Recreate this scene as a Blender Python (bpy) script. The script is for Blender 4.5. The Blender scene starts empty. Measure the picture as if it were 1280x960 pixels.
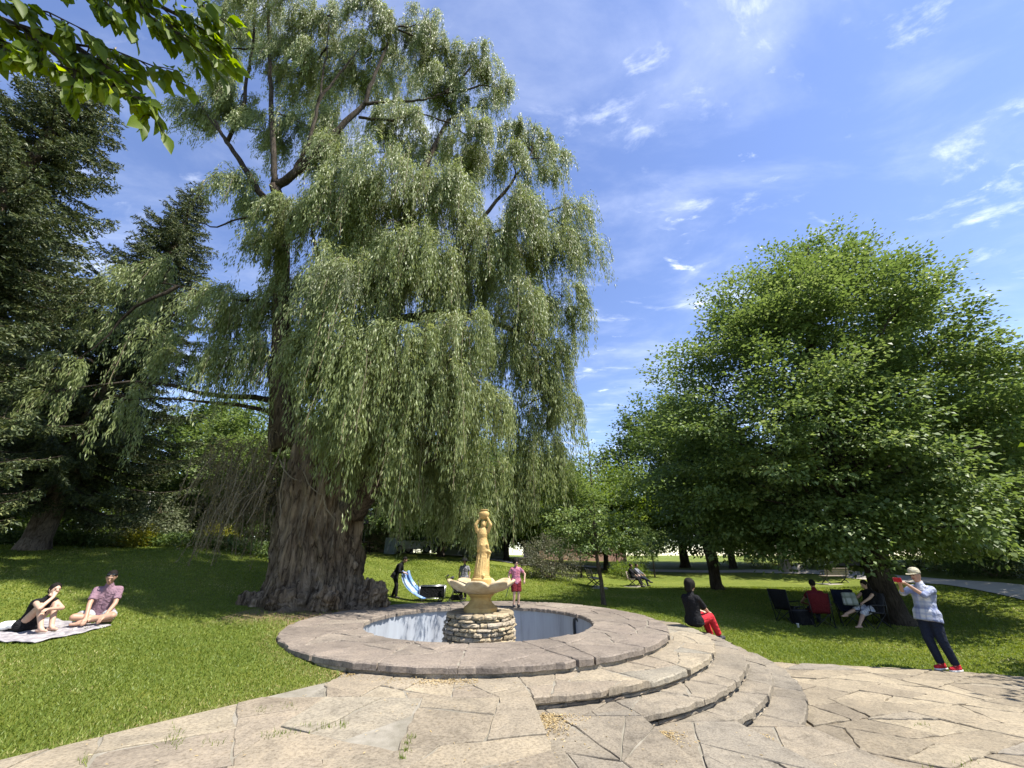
import bpy, math, random
import numpy as np
from mathutils import Vector, Matrix

random.seed(7); RNG = np.random.default_rng(11)
S = bpy.context.scene
COL = S.collection
PI = math.pi
R = math.radians

# ------------------------------------------------------------------ camera model (to turn photo measurements into places)
F, CAMH, PITCH = 481.0, 2.0, R(24)
_c, _s = math.cos(PITCH), math.sin(PITCH)
def kk(x, y):
    u = (x-640)/F; w = (480-y)/F; d = _c - w*_s
    return u/d, (_s + w*_c)/d
def at(x, y, Y):
    a, b = kk(x, y); return Vector((a*Y, Y, CAMH + b*Y))

# ------------------------------------------------------------------ mesh helpers
def np_mesh(name, V, faces=None, quads=None, tris=None):
    """fast mesh from numpy arrays"""
    me = bpy.data.meshes.new(name)
    V = np.asarray(V, dtype=np.float32).reshape(-1, 3)
    if faces is not None:
        me.from_pydata(V.tolist(), [], faces); me.update(); return me
    A = np.asarray(quads if quads is not None else tris, dtype=np.int32)
    k = A.shape[1]; n = A.shape[0]
    me.vertices.add(len(V)); me.vertices.foreach_set('co', V.ravel())
    me.loops.add(n*k); me.loops.foreach_set('vertex_index', A.ravel())
    me.polygons.add(n); me.polygons.foreach_set('loop_start', np.arange(0, n*k, k, dtype=np.int32))
    me.update(calc_edges=True)
    return me
def face_attr(me, vals, name='rnd'):
    a = me.attributes.new(name, 'FLOAT', 'FACE'); a.data.foreach_set('value', np.asarray(vals, dtype=np.float32))
def smooth(me, on=True):
    me.polygons.foreach_set('use_smooth', np.full(len(me.polygons), on)); me.update()
def link(name, me, mat=None, parent=None, loc=None):
    o = bpy.data.objects.new(name, me); COL.objects.link(o)
    if mat is not None and me is not None:
        if isinstance(mat, (list, tuple)):
            for m in mat: me.materials.append(m)
        else: me.materials.append(mat)
    if parent is not None: o.parent = parent
    if loc is not None: o.location = loc
    return o
def thing(name, label, cat, loc=(0, 0, 0), rz=0.0, group=None):
    o = bpy.data.objects.new(name, None); COL.objects.link(o)
    o.empty_display_size = .2
    o.location = loc; o.rotation_euler = (0, 0, rz)
    return tag(o, label, cat, group)
def tag(o, label, cat, group=None, kind=None):
    o['label'] = label; o['category'] = cat
    if group: o['group'] = group
    if kind: o['kind'] = kind
    return o
def struct(o): o['kind'] = 'structure'; return o
def copy_tree(o, parent=None):
    c = o.copy(); COL.objects.link(c)
    if parent is not None: c.parent = parent
    for ch in [x for x in bpy.data.objects if x.parent == o]: copy_tree(ch, c)
    return c

class MB:
    def __init__(s): s.v = []; s.f = []; s.r = []
    def add(s, V, Fs, r=None):
        b = len(s.v); s.v += [tuple(p) for p in V]; s.f += [tuple(b+i for i in f) for f in Fs]
        s.r += [random.random() if r is None else r]*len(Fs); return s
    def box(s, c, d, rz=0, M=None, r=None, taper=1.0):
        x, y, z = d[0]/2, d[1]/2, d[2]/2
        P = [Vector((sx*x*(taper if sz > 0 else 1), sy*y*(taper if sz > 0 else 1), sz*z)) for sz in (-1, 1) for sx, sy in ((-1,-1),(1,-1),(1,1),(-1,1))]
        if M is None: M = Matrix.Rotation(rz, 3, 'Z')
        P = [M @ p + Vector(c) for p in P]
        return s.add(P, [(3,2,1,0),(4,5,6,7),(0,1,5,4),(1,2,6,5),(2,3,7,6),(3,0,4,7)], r)
    def tube(s, pts, rad, n=8, cap=True, r=None, flat=None):
        pts = [Vector(p) for p in pts]
        if not hasattr(rad, '__len__'): rad = [rad]*len(pts)
        up = Vector((0, 0, 1)); V = []; prev = None
        for i, p in enumerate(pts):
            t = (pts[min(i+1, len(pts)-1)] - pts[max(i-1, 0)])
            t = t.normalized() if t.length > 1e-9 else Vector((0,0,1))
            if prev is None:
                a = t.cross(Vector((1, .13, .07))) if abs(t.z) > .9 else t.cross(up)
                a.normalize()
            else:
                a = prev - t*prev.dot(t); a.normalize()
            prev = a; b = t.cross(a)
            for k in range(n):
                an = 2*PI*k/n
                V.append(p + (a*math.cos(an) + b*math.sin(an)*(flat or 1))*rad[i])
        Fs = [(i*n+k, i*n+(k+1) % n, (i+1)*n+(k+1) % n, (i+1)*n+k) for i in range(len(pts)-1) for k in range(n)]
        if cap: Fs += [tuple(reversed(range(n))), tuple((len(pts)-1)*n+k for k in range(n))]
        return s.add(V, Fs, r)
    def lathe(s, prof, n=32, c=(0, 0, 0), r=None, fn=None):
        V = []; m = len(prof)
        for i, (rr, z) in enumerate(prof):
            for k in range(n):
                a = 2*PI*k/n; q, zz = (rr, z) if fn is None else fn(rr, z, a)
                V.append((c[0]+q*math.cos(a), c[1]+q*math.sin(a), c[2]+zz))
        Fs = [(i*n+k, i*n+(k+1) % n, (i+1)*n+(k+1) % n, (i+1)*n+k) for i in range(m-1) for k in range(n)]
        Fs += [tuple(reversed(range(n))), tuple((m-1)*n+k for k in range(n))]
        return s.add(V, Fs, r)
    def build(s, name, mat, parent=None, sm=False, bev=0):
        me = bpy.data.meshes.new(name); me.from_pydata(s.v, [], s.f); me.update()
        face_attr(me, s.r)
        if sm: smooth(me)
        o = link(name, me, mat, parent)
        if bev:
            m = o.modifiers.new('Bevel', 'BEVEL'); m.width = bev; m.segments = 2; m.limit_method = 'ANGLE'
        return o

def icos(c, r, sub=2):
    import bmesh
    bm = bmesh.new(); bmesh.ops.create_icosphere(bm, subdivisions=sub, radius=1.0)
    V = [Vector((v.co.x*r[0], v.co.y*r[1], v.co.z*r[2])) + Vector(c) for v in bm.verts]
    Fs = [tuple(v.index for v in f.verts) for f in bm.faces]
    bm.free(); return V, Fs

def remeshed(name, mb, voxel, it=3, mat=None, parent=None, fac=.5):
    """melt the closed pieces in mb into ONE continuous surface"""
    me = bpy.data.meshes.new('tmp'); me.from_pydata(mb.v, [], mb.f); me.update()
    o = bpy.data.objects.new('tmp', me); COL.objects.link(o)
    m = o.modifiers.new('R', 'REMESH'); m.mode = 'VOXEL'; m.voxel_size = voxel
    if it:
        k = o.modifiers.new('S', 'SMOOTH'); k.iterations = it; k.factor = fac
    dg = bpy.context.evaluated_depsgraph_get(); dg.update()
    out = bpy.data.meshes.new_from_object(o.evaluated_get(dg))
    bpy.data.objects.remove(o); bpy.data.meshes.remove(me)
    out.name = name; smooth(out)
    return link(name, out, mat, parent)

def capsule(mb, p0, p1, r0, r1, n=12, flat0=False, flat1=False, sx=1.0):
    p0 = Vector(p0); p1 = Vector(p1); d = p1-p0
    if d.length < 1e-6: d = Vector((0, 0, 1e-4)); p1 = p0+d
    t = d.normalized(); pts = []; rad = []
    if not flat0:
        for a in (80, 55, 28): pts.append(p0 - t*r0*math.sin(R(a))); rad.append(max(r0*math.cos(R(a)), 1e-4))
    pts.append(p0); rad.append(r0); pts.append(p1); rad.append(r1)
    if not flat1:
        for a in (28, 55, 80): pts.append(p1 + t*r1*math.sin(R(a))); rad.append(max(r1*math.cos(R(a)), 1e-4))
    mb.tube(pts, rad, n)

# ------------------------------------------------------------------ materials
def nodes_of(name):
    m = bpy.data.materials.new(name); m.use_nodes = True
    nt = m.node_tree; b = nt.nodes['Principled BSDF']
    return m, nt, b
def N(nt, t, **kw):
    n = nt.nodes.new(t)
    for k, v in kw.items():
        if k == 'inp':
            for a, b in v.items(): n.inputs[a].default_value = b
        else: setattr(n, k, v)
    return n
def ramp(nt, stops):
    n = nt.nodes.new('ShaderNodeValToRGB'); e = n.color_ramp.elements
    while len(e) < len(stops): e.new(.5)
    for i, (p, c) in enumerate(stops): e[i].position = p; e[i].color = tuple(c)+(1,) if len(c) == 3 else c
    return n
def c4(c): return (c[0], c[1], c[2], 1)

def mat_plain(name, c, rough=.7, c2=None, scale=12, bump=.0, bscale=60, metal=0, spec=.5):
    m, nt, b = nodes_of(name); L = nt.links.new
    b.inputs['Roughness'].default_value = rough; b.inputs['Metallic'].default_value = metal
    b.inputs['Specular IOR Level'].default_value = spec
    tc = N(nt, 'ShaderNodeTexCoord')
    n1 = N(nt, 'ShaderNodeTexNoise', inp={'Scale': scale, 'Detail': 5.0, 'Roughness': .6}); L(tc.outputs['Object'], n1.inputs['Vector'])
    if c2 is None: c2 = tuple(x*.75 for x in c)
    r = ramp(nt, [(.3, c2), (.7, c)]); L(n1.outputs['Fac'], r.inputs[0]); L(r.outputs[0], b.inputs['Base Color'])
    if bump:
        n2 = N(nt, 'ShaderNodeTexNoise', inp={'Scale': bscale, 'Detail': 6.0}); L(tc.outputs['Object'], n2.inputs['Vector'])
        bp = N(nt, 'ShaderNodeBump', inp={'Strength': bump, 'Distance': .02}); L(n2.outputs['Fac'], bp.inputs['Height']); L(bp.outputs[0], b.inputs['Normal'])
    return m

def mat_leaf(name, c1, c2, c3=None, trans=.35, rough=.5, spec=.35):
    """leaf colour varies from leaf to leaf (c1..c2, few c3); light passes through"""
    m, nt, b = nodes_of(name); L = nt.links.new
    at_ = N(nt, 'ShaderNodeAttribute', attribute_name='rnd')
    st = [(0, c1), (.8, c2)] + ([(1, c3)] if c3 else [])
    r = ramp(nt, st); L(at_.outputs['Fac'], r.inputs[0])
    L(r.outputs[0], b.inputs['Base Color']); b.inputs['Roughness'].default_value = rough
    b.inputs['Specular IOR Level'].default_value = spec
    tr = N(nt, 'ShaderNodeBsdfTranslucent')
    hs = N(nt, 'ShaderNodeHueSaturation', inp={'Hue': .485, 'Saturation': 1.15, 'Value': 1.5}); L(r.outputs[0], hs.inputs['Color']); L(hs.outputs[0], tr.inputs['Color'])
    mx = N(nt, 'ShaderNodeMixShader', inp={0: trans}); L(b.outputs[0], mx.inputs[1]); L(tr.outputs[0], mx.inputs[2])
    L(mx.outputs[0], nt.nodes['Material Output'].inputs[0])
    return m

def mat_stone(name, stops, dark=.6, bump=.5, rough=.85, scale=3.0, wear=.35):
    """quarried flagstone: each slab its own tone (rnd), mottled, veined, a little stained"""
    m, nt, b = nodes_of(name); L = nt.links.new
    at_ = N(nt, 'ShaderNodeAttribute', attribute_name='rnd')
    r = ramp(nt, stops); L(at_.outputs['Fac'], r.inputs[0])
    tc = N(nt, 'ShaderNodeTexCoord')
    off = N(nt, 'ShaderNodeVectorMath', operation='MULTIPLY_ADD'); off.inputs[1].default_value = (37, 53, 11)
    L(at_.outputs['Vector'], off.inputs[0]); L(tc.outputs['Object'], off.inputs[2])
    n1 = N(nt, 'ShaderNodeTexNoise', inp={'Scale': scale, 'Detail': 9.0, 'Roughness': .68, 'Distortion': .6}); L(off.outputs[0], n1.inputs['Vector'])
    n2 = N(nt, 'ShaderNodeTexNoise', inp={'Scale': scale*11, 'Detail': 6.0, 'Roughness': .7}); L(off.outputs[0], n2.inputs['Vector'])
    n3 = N(nt, 'ShaderNodeTexNoise', inp={'Scale': .55, 'Detail': 5.0, 'Roughness': .6}); L(tc.outputs['Object'], n3.inputs['Vector'])
    g = ramp(nt, [(.28, (dark*1.02, dark*1.0, dark*.96)), (.48, (1.06, 1.05, 1.01)), (.66, (1.25, 1.22, 1.14))]); L(n1.outputs['Fac'], g.inputs[0])
    g2 = ramp(nt, [(.34, (.62, .60, .56)), (.52, (1.02,)*3), (.68, (1.22, 1.2, 1.15))]); L(n2.outputs['Fac'], g2.inputs[0])
    g3 = ramp(nt, [(.34, (1-wear*.8, 1-wear*.8, 1-wear*.75)), (.58, (1.1,)*3)]); L(n3.outputs['Fac'], g3.inputs[0])
    prev = r.outputs[0]
    for q in (g, g2, g3):
        mm = N(nt, 'ShaderNodeMix', data_type='RGBA', blend_type='MULTIPLY'); mm.inputs[0].default_value = 1
        L(prev, mm.inputs[6]); L(q.outputs[0], mm.inputs[7]); prev = mm.outputs[2]
    L(prev, b.inputs['Base Color']); b.inputs['Roughness'].default_value = rough; b.inputs['Specular IOR Level'].default_value = .25
    ad = N(nt, 'ShaderNodeMath', operation='MULTIPLY_ADD', inp={1: .35}); L(n2.outputs['Fac'], ad.inputs[0]); L(n1.outputs['Fac'], ad.inputs[2])
    bp = N(nt, 'ShaderNodeBump', inp={'Strength': bump, 'Distance': .035}); L(ad.outputs[0], bp.inputs['Height']); L(bp.outputs[0], b.inputs['Normal'])
    return m

def mat_bark(name, c1, c2, sx=9, sz=1.6, bump=1.0, dist=.08):
    m, nt, b = nodes_of(name); L = nt.links.new
    tc = N(nt, 'ShaderNodeTexCoord'); mp = N(nt, 'ShaderNodeMapping'); mp.inputs['Scale'].default_value = (sx, sx, sz)
    L(tc.outputs['Object'], mp.inputs['Vector'])
    n1 = N(nt, 'ShaderNodeTexNoise', inp={'Scale': 1.0, 'Detail': 9.0, 'Roughness': .7, 'Distortion': 1.2}); L(mp.outputs[0], n1.inputs['Vector'])
    r = ramp(nt, [(.40, c1), (.50, tuple((a+b)/2 for a, b in zip(c1, c2))), (.64, c2)]); L(n1.outputs['Fac'], r.inputs[0])
    n2 = N(nt, 'ShaderNodeTexNoise', inp={'Scale': 1.3, 'Detail': 5.0}); L(tc.outputs['Object'], n2.inputs['Vector'])
    g = ramp(nt, [(.35, (.6, .55, .5)), (.65, (1.1, 1.08, 1.05))]); L(n2.outputs['Fac'], g.inputs[0])
    mm = N(nt, 'ShaderNodeMix', data_type='RGBA', blend_type='MULTIPLY'); mm.inputs[0].default_value = 1
    L(r.outputs[0], mm.inputs[6]); L(g.outputs[0], mm.inputs[7]); L(mm.outputs[2], b.inputs['Base Color'])
    b.inputs['Roughness'].default_value = .95; b.inputs['Specular IOR Level'].default_value = .15
    bp = N(nt, 'ShaderNodeBump', inp={'Strength': bump, 'Distance': dist}); L(n1.outputs['Fac'], bp.inputs['Height']); L(bp.outputs[0], b.inputs['Normal'])
    return m

def mat_lawn():
    m, nt, b = nodes_of('lawn'); L = nt.links.new
    tc = N(nt, 'ShaderNodeTexCoord')
    def nz(sc, d=5, ro=.6):
        n = N(nt, 'ShaderNodeTexNoise', inp={'Scale': sc, 'Detail': float(d), 'Roughness': ro}); L(tc.outputs['Object'], n.inputs['Vector']); return n
    a, f, d = nz(.35), nz(38, 4, .75), nz(2.2, 6, .7)
    r = ramp(nt, [(.3, (.098, .138, .020)), (.7, (.172, .205, .038))]); L(a.outputs['Fac'], r.inputs[0])
    g = ramp(nt, [(.3, (.5, .52, .4)), (.7, (1.35, 1.3, 1.3))]); L(f.outputs['Fac'], g.inputs[0])
    h = ramp(nt, [(.35, (.8, .85, .8)), (.72, (1.18, 1.08, 1.05))]); L(d.outputs['Fac'], h.inputs[0])
    prev = r.outputs[0]
    for q in (g, h):
        mm = N(nt, 'ShaderNodeMix', data_type='RGBA', blend_type='MULTIPLY'); mm.inputs[0].default_value = 1
        L(prev, mm.inputs[6]); L(q.outputs[0], mm.inputs[7]); prev = mm.outputs[2]
    # worn earth (attribute) where people and roots keep the grass away
    at_ = N(nt, 'ShaderNodeAttribute', attribute_name='bare')
    dm = N(nt, 'ShaderNodeMath', operation='MULTIPLY_ADD', use_clamp=True, inp={1: 1.6, 2: -.55}); L(d.outputs['Fac'], dm.inputs[0])
    ml = N(nt, 'ShaderNodeMath', operation='ADD', use_clamp=True); L(dm.outputs[0], ml.inputs[0])
    m2 = N(nt, 'ShaderNodeMath', operation='MULTIPLY', use_clamp=True); L(at_.outputs['Fac'], m2.inputs[0]); 
    L(at_.outputs['Fac'], ml.inputs[1]); L(ml.outputs[0], m2.inputs[1])
    br = ramp(nt, [(.3, (.13, .085, .05)), (.7, (.30, .22, .13))]); L(f.outputs['Fac'], br.inputs[0])
    mx = N(nt, 'ShaderNodeMix', data_type='RGBA'); L(m2.outputs[0], mx.inputs[0]); L(prev, mx.inputs[6]); L(br.outputs[0], mx.inputs[7])
    L(mx.outputs[2], b.inputs['Base Color']); b.inputs['Roughness'].default_value = .9; b.inputs['Specular IOR Level'].default_value = .15
    bp = N(nt, 'ShaderNodeBump', inp={'Strength': .9, 'Distance': .05}); L(f.outputs['Fac'], bp.inputs['Height']); L(bp.outputs[0], b.inputs['Normal'])
    return m

M = {}
M['lawn'] = mat_lawn()
M['slab'] = mat_stone('sandstone_slabs', [(0, (0.195, 0.165, 0.128)), (0.35, (0.233, 0.202, 0.154)), (0.6, (0.198, 0.168, 0.134)), (0.8, (0.256, 0.218, 0.162)), (1, (0.176, 0.164, 0.14))], dark=.72, wear=.22)
M['patio'] = mat_stone('patio_slabs', [(0, (0.193, 0.164, 0.123)), (0.3, (0.24, 0.205, 0.153)), (0.55, (0.174, 0.148, 0.113)), (0.8, (0.251, 0.215, 0.159)), (1, (0.176, 0.159, 0.138))], dark=.75, wear=.2)
M['rimstone'] = mat_stone('grey_purple_slabs', [(0, (0.164, 0.14, 0.12)), (0.35, (0.196, 0.166, 0.142)), (0.65, (0.16, 0.136, 0.117)), (1, (0.211, 0.183, 0.153))], dark=.65, wear=.3)
M['tread'] = mat_stone('weathered_treads', [(0, (0.171, 0.151, 0.123)), (0.5, (0.199, 0.172, 0.136)), (1, (0.18, 0.162, 0.136))], dark=.6, wear=.3, scale=4)
M['riser'] = mat_stone('riser_stones', [(0, (0.216, 0.176, 0.135)), (0.5, (0.324, 0.27, 0.203)), (1, (0.27, 0.243, 0.203))], dark=.45, bump=.9, scale=7, wear=.4)
M['rubble'] = mat_stone('rubble_stones', [(0, (.22, .18, .12)), (.4, (.34, .28, .19)), (.7, (.27, .24, .20)), (1, (.37, .30, .19))], dark=.55, bump=.9, scale=6, wear=.25)
M['mortar'] = mat_plain('mortar', (.27, .245, .20), .95, (.15, .135, .10), 5, .3)
M['soil'] = mat_plain('joint_soil', (.17, .135, .09), .95, (.10, .08, .05), 8, .4)
M['path'] = mat_plain('pale_path', (.40, .365, .31), .95, (.33, .30, .255), 1.5, .2)
def mat_pool():
    m, nt, b = nodes_of('stained_pool_paint'); L = nt.links.new; tc = N(nt, 'ShaderNodeTexCoord')
    mp = N(nt, 'ShaderNodeMapping'); mp.inputs['Scale'].default_value = (3.2, 3.2, .35); L(tc.outputs['Object'], mp.inputs[0])
    n = N(nt, 'ShaderNodeTexNoise', inp={'Scale': 1.0, 'Detail': 6.0, 'Roughness': .65}); L(mp.outputs[0], n.inputs['Vector'])
    r = ramp(nt, [(.28, (.17, .18, .195)), (.45, (.29, .31, .34)), (.64, (.34, .37, .405))]); L(n.outputs['Fac'], r.inputs[0]); L(r.outputs[0], b.inputs['Base Color']); b.inputs['Roughness'].default_value = .7
    return m
M['poolpaint'] = mat_pool()
M['limestone'] = mat_plain('carved_limestone', (.52, .37, .14), .75, (.36, .22, .07), 5, .5, 30)
M['paleline'] = mat_plain('bleached_limestone', (.50, .42, .28), .8, (.32, .23, .12), 5, .5, 30)
M['willow_bark'] = mat_bark('willow_bark', (.060, .044, .030), (.34, .27, .19), 7, 1.1, 1.0, .12)
M['bark'] = mat_bark('dark_bark', (.030, .024, .020), (.10, .082, .065), 16, 3)
M['limb_bark'] = mat_bark('limb_bark', (.035, .028, .022), (.15, .12, .09), 9, 1.6)
M['spruce_bark'] = mat_bark('spruce_bark', (.10, .078, .06), (.33, .27, .22), 10, 3.5)
M['sap_bark'] = mat_bark('young_bark', (.07, .055, .04), (.17, .145, .115), 22, 5)
M['twig'] = mat_plain('dry_twigs', (.21, .165, .105), .9, (.13, .10, .065))
# ------------------------------------------------------------------ places
CX, CY = -.72, 10.1                                  # middle of the fountain
R_IN, R_RIM = 2.5, 4.0
LEV = [(.53, 4.75), (.39, 5.2), (.25, 5.52), (.11, 5.9)]     # tread heights and radii
Z_RIM = .67
GP = np.array([(-4.03,3.97,.50),(-3.36,4.67,.50),(-2.94,5.21,.51),(-2.32,6.09,.52),(-2.9,6.7,.55),(-3.6,7.1,.60),(-4.6,8.8,.66),(-4.9,10.1,.68),(-4.4,12.2,.66),
 (-2.8,13.7,.60),(-.7,14.3,.54),(1.6,13.7,.50),(3.0,12.2,.48),(3.9,10.9,.42),(4.6,10.3,.22),(5.3,9.9,.06),(5.6,9.4,.0),(7.3,9.25,-.03),(9.2,8.5,-.03),(12,7,-.02),
 (-8.7,9.3,.78),(-9.1,8.6,.66),(-7,7.5,.60),(-7,5,.50),(-11,8,.85),(-9,4,.55),(-14,8,1.1),(-5.7,12.6,.72),(-7.5,13,.88),(-10,13,1.25),(-14,13,1.6),(-8,16.5,1.15),
 (-5,18.5,.30),(-2.3,18,.20),(0,18,.30),(-17.5,17,2.22),(-13.4,18,2.25),(-12,19,2.1),(-20,16.5,2.3),(-9,28,1.85),(-6.5,23,1.05),(-2.3,25,.95),(-2.4,32,1.66),(2.4,26,.78),(3.2,15.4,.40),
 (5.1,27,.22),(8.1,29,.14),(10.4,22,.42),(12.5,14.5,-.03),(10,14.3,-.05),(8,12,-.03),(20.2,27,.41),(19.9,17,.56),(21.3,21,.69),(23,30,.88),(19.5,40,.86),(17,16,.2),(14,10,0),
 (30,20,.9),(30,35,1.3),(10,45,1.0),(-2,45,1.8),(-15,40,2.3),(-25,25,2.5),(-28,10,1.9),(-30,-5,1.2),(0,-5,.45),(0,0,.5),(-6,0,.5),(6,0,-.02),(12,0,0),(25,5,.4),(0,-25,.4),(30,-20,.3),
 (-40,40,2.8),(40,60,1.5),(0,80,2.0),(-50,0,2.0),(60,20,1.4)], dtype=float)
def _tps():
    P = GP[:, :2]; n = len(P)
    d = np.linalg.norm(P[:, None]-P[None], axis=2); K = np.where(d > 0, d*d*np.log(np.maximum(d, 1e-9)), 0) + np.eye(n)*.6
    A = np.zeros((n+3, n+3)); A[:n, :n] = K; A[:n, n] = 1; A[:n, n+1:] = P; A[n, :n] = 1; A[n+1:, :n] = P.T
    return np.linalg.solve(A, np.r_[GP[:, 2], 0, 0, 0])
_W = _tps()
def zg(x, y):
    """height of the lawn"""
    x = np.asarray(x, float); y = np.asarray(y, float); sh = x.shape
    q = np.stack([x.ravel(), y.ravel()], 1); rr = np.hypot(q[:, 0], q[:, 1]-15); k = np.where(rr > 70, 70/np.maximum(rr, 1e-9), 1.0)
    q = np.stack([q[:, 0]*k, (q[:, 1]-15)*k+15], 1); n = len(GP); out = np.empty(len(q))
    for i in range(0, len(q), 20000):
        qq = q[i:i+20000]; d = np.linalg.norm(qq[:, None]-GP[None, :, :2], axis=2)
        out[i:i+20000] = np.where(d > 0, d*d*np.log(np.maximum(d, 1e-9)), 0) @ _W[:n] + _W[n] + qq @ _W[n+1:]
    return out.reshape(sh)
def gz(x, y): return float(zg(np.array([x]), np.array([y]))[0])
def hit(px, py, y0=3.0, y1=70.0):
    """where the line of sight through a photo point meets the lawn"""
    Y = np.linspace(y0, y1, 2400); a, b = kk(px, py); z = CAMH + b*Y; g = zg(a*Y, Y)
    i = np.where(z < g)[0]; Yh = Y[i[0]] if len(i) else y1
    return Vector((a*Yh, Yh, float(zg(np.array([a*Yh]), np.array([Yh]))[0])))

# paved region -----------------------------------------------------
CUT_A, CUT_B = np.array([3.4, 11.2]), np.array([5.7, 9.3])          # lawn side of the treads
LX = [lambda y: .24 + (5.45-y)*.084, lambda y: 1.44 + (5.36-y)*.145, lambda y: 2.6 + (5.66-y)*.2, lambda y: 3.6 + (5.95-y)*.25]
PATIO = np.array([(1.0,-4.0),(20,-4.0),(20,2.0),(13,5.8),(11,7.3),(9.23,8.48),(8.4,8.88),(7.3,9.2),(6.4,9.36),(5.5,9.5),(5.0,9.9),(2,8)])
def inpoly(P, x, y):
    c = np.zeros(x.shape, bool); n = len(P); j = n-1
    for i in range(n):
        xi, yi = P[i]; xj, yj = P[j]
        if yi != yj: c ^= ((yi > y) != (yj > y)) & (x < (xj-xi)*(y-yi)/(yj-yi)+xi)
        j = i
    return c
def left_edge(y): return np.where(y < 6.09, -4.03 + (y-3.97)*(1.71/2.12), -2.32)
def paved_z(x, y):
    r = np.hypot(x-CX, y-CY); z = np.full(x.shape, np.nan)
    z[inpoly(PATIO, x, y)] = 0
    side = (CUT_B[0]-CUT_A[0])*(y-CUT_A[1]) - (CUT_B[1]-CUT_A[1])*(x-CUT_A[0])       # <0 : the fountain's side
    for i in (3, 2, 1, 0):
        zz, rad = LEV[i]
        m = (r < rad) & (side < 0) & (x > -.7)
        m |= (x < LX[i](y)) & (x > left_edge(y)) & (y < 5.6) & (y > -4)
        if i == 0: m |= (x > left_edge(y)) & (x < .5) & (y < 6.6)
        z[m] = zz
    z[r < R_RIM] = Z_RIM
    return z

# ------------------------------------------------------------------ lawn: one sheet to the horizon
def axis(a, b, fine, far):
    mid = np.arange(a, b+1e-6, fine); out = [b]; st = fine
    hi = []; p = b
    while p < far: st *= 1.22; p += st; hi.append(p)
    lo = []; p = a; st = fine
    while p > -far: st *= 1.22; p -= st; lo.append(p)
    return np.array(lo[::-1] + list(mid) + hi)
def bumps(x, y): return .012*np.sin(x*1.7+.6*np.sin(y*1.1))*np.sin(y*1.9)*(np.hypot(x, y) < 60)
def make_lawn():
    xs = axis(-10.5, 11.5, .10, 900); ys = axis(1.0, 15.5, .10, 900)
    X, Y = np.meshgrid(xs, ys); Z = zg(X, Y)
    Z += bumps(X, Y)
    p = paved_z(X, Y); m = ~np.isnan(p); Z[m] = np.minimum(Z[m], p[m]-.085)
    e = m.copy()
    for _ in range(2):
        q = e.copy(); q[1:] &= e[:-1]; q[:-1] &= e[1:]; q[:, 1:] &= e[:, :-1]; q[:, :-1] &= e[:, 1:]; e = q
    Z[e] = -.6
    r = np.hypot(X-CX, Y-CY); Z[r < R_RIM-.3] = -.9
    nx, ny = len(xs), len(ys)
    i = np.arange(nx*ny).reshape(ny, nx)
    Q = np.stack([i[:-1, :-1], i[:-1, 1:], i[1:, 1:], i[1:, :-1]], -1).reshape(-1, 4)
    me = np_mesh('lawn', np.stack([X, Y, Z], -1), quads=Q); smooth(me)
    bare = np.zeros(X.shape)
    d = np.hypot(X+5.7, Y-12.6); bare += np.clip(1.15-(d-2.3)/1.3, 0, 1)*.75*(Y < 13.5)*(X > -6.6)
    bare += np.clip(1-np.abs(r-4.15)/.35, 0, 1)*.55*(X < .5)
    # dry fringe along the paving
    near = np.clip(1-(X-left_edge(Y))/-.22, 0, 1)*(X < left_edge(Y)+.05)*(Y < 6.5)*.75
    bare = np.clip(np.maximum(bare, near), 0, 1)
    a = me.attributes.new('bare', 'FLOAT', 'POINT'); a.data.foreach_set('value', bare.ravel().astype(np.float32))
    return struct(link('lawn', me, M['lawn']))
make_lawn()

# ------------------------------------------------------------------ flagstones
def split(poly, area, elong=1.0, rnd=random):
    """cut a convex polygon again and again with slanted lines: crazy paving"""
    A = abs(sum(poly[i][0]*poly[(i+1) % len(poly)][1]-poly[(i+1) % len(poly)][0]*poly[i][1] for i in range(len(poly))))/2
    if A < area*rnd.uniform(.6, 1.9): return [poly]
    P = np.array(poly); c = P.mean(0); Q = P-c; Q = Q*np.array([1/elong, 1])
    w, v = np.linalg.eigh(Q.T @ Q); ax = v[:, 1]; ang = math.atan2(ax[1], ax[0]) + PI/2 + rnd.gauss(0, .28)
    d = np.array([math.cos(ang)*elong, math.sin(ang)]); d /= np.linalg.norm(d)
    n = np.array([-d[1], d[0]]); ext = (Q*np.array([elong, 1])) @ n
    o = c + n*rnd.uniform(-.18, .18)*(ext.max()-ext.min())
    a, b = clip(poly, o, n), clip(poly, o, -n)
    if len(a) < 3 or len(b) < 3: return [poly]
    return split(a, area, elong, rnd) + split(b, area, elong, rnd)
def clip(poly, o, n):
    out = []; m = len(poly)
    for i in range(m):
        a, b = np.array(poly[i]), np.array(poly[(i+1) % m]); da, db = (a-o) @ n, (b-o) @ n
        if da >= 0: out.append(tuple(a))
        if (da >= 0) != (db >= 0): out.append(tuple(a + (b-a)*(da/(da-db))))
    return out
def inset(poly, g):
    m = len(poly); P = [np.array(p) for p in poly]
    ar = sum(P[i][0]*P[(i+1) % m][1]-P[(i+1) % m][0]*P[i][1] for i in range(m))
    if ar < 0: P = P[::-1]
    out = [tuple(p) for p in P]
    for i in range(m):
        a, b = P[i], P[(i+1) % m]; d = b-a; l = np.linalg.norm(d)
        if l < 1e-6: continue
        n = np.array([-d[1], d[0]])/l
        out = clip(out, a+n*g, n)
        if len(out) < 3: return []
    return out
def densify(poly, st):
    out = []
    for i in range(len(poly)):
        a, b = np.array(poly[i]), np.array(poly[(i+1) % len(poly)]); k = max(1, int(np.linalg.norm(b-a)/st))
        out += [tuple(a+(b-a)*j/k) for j in range(k)]
    return out
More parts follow.
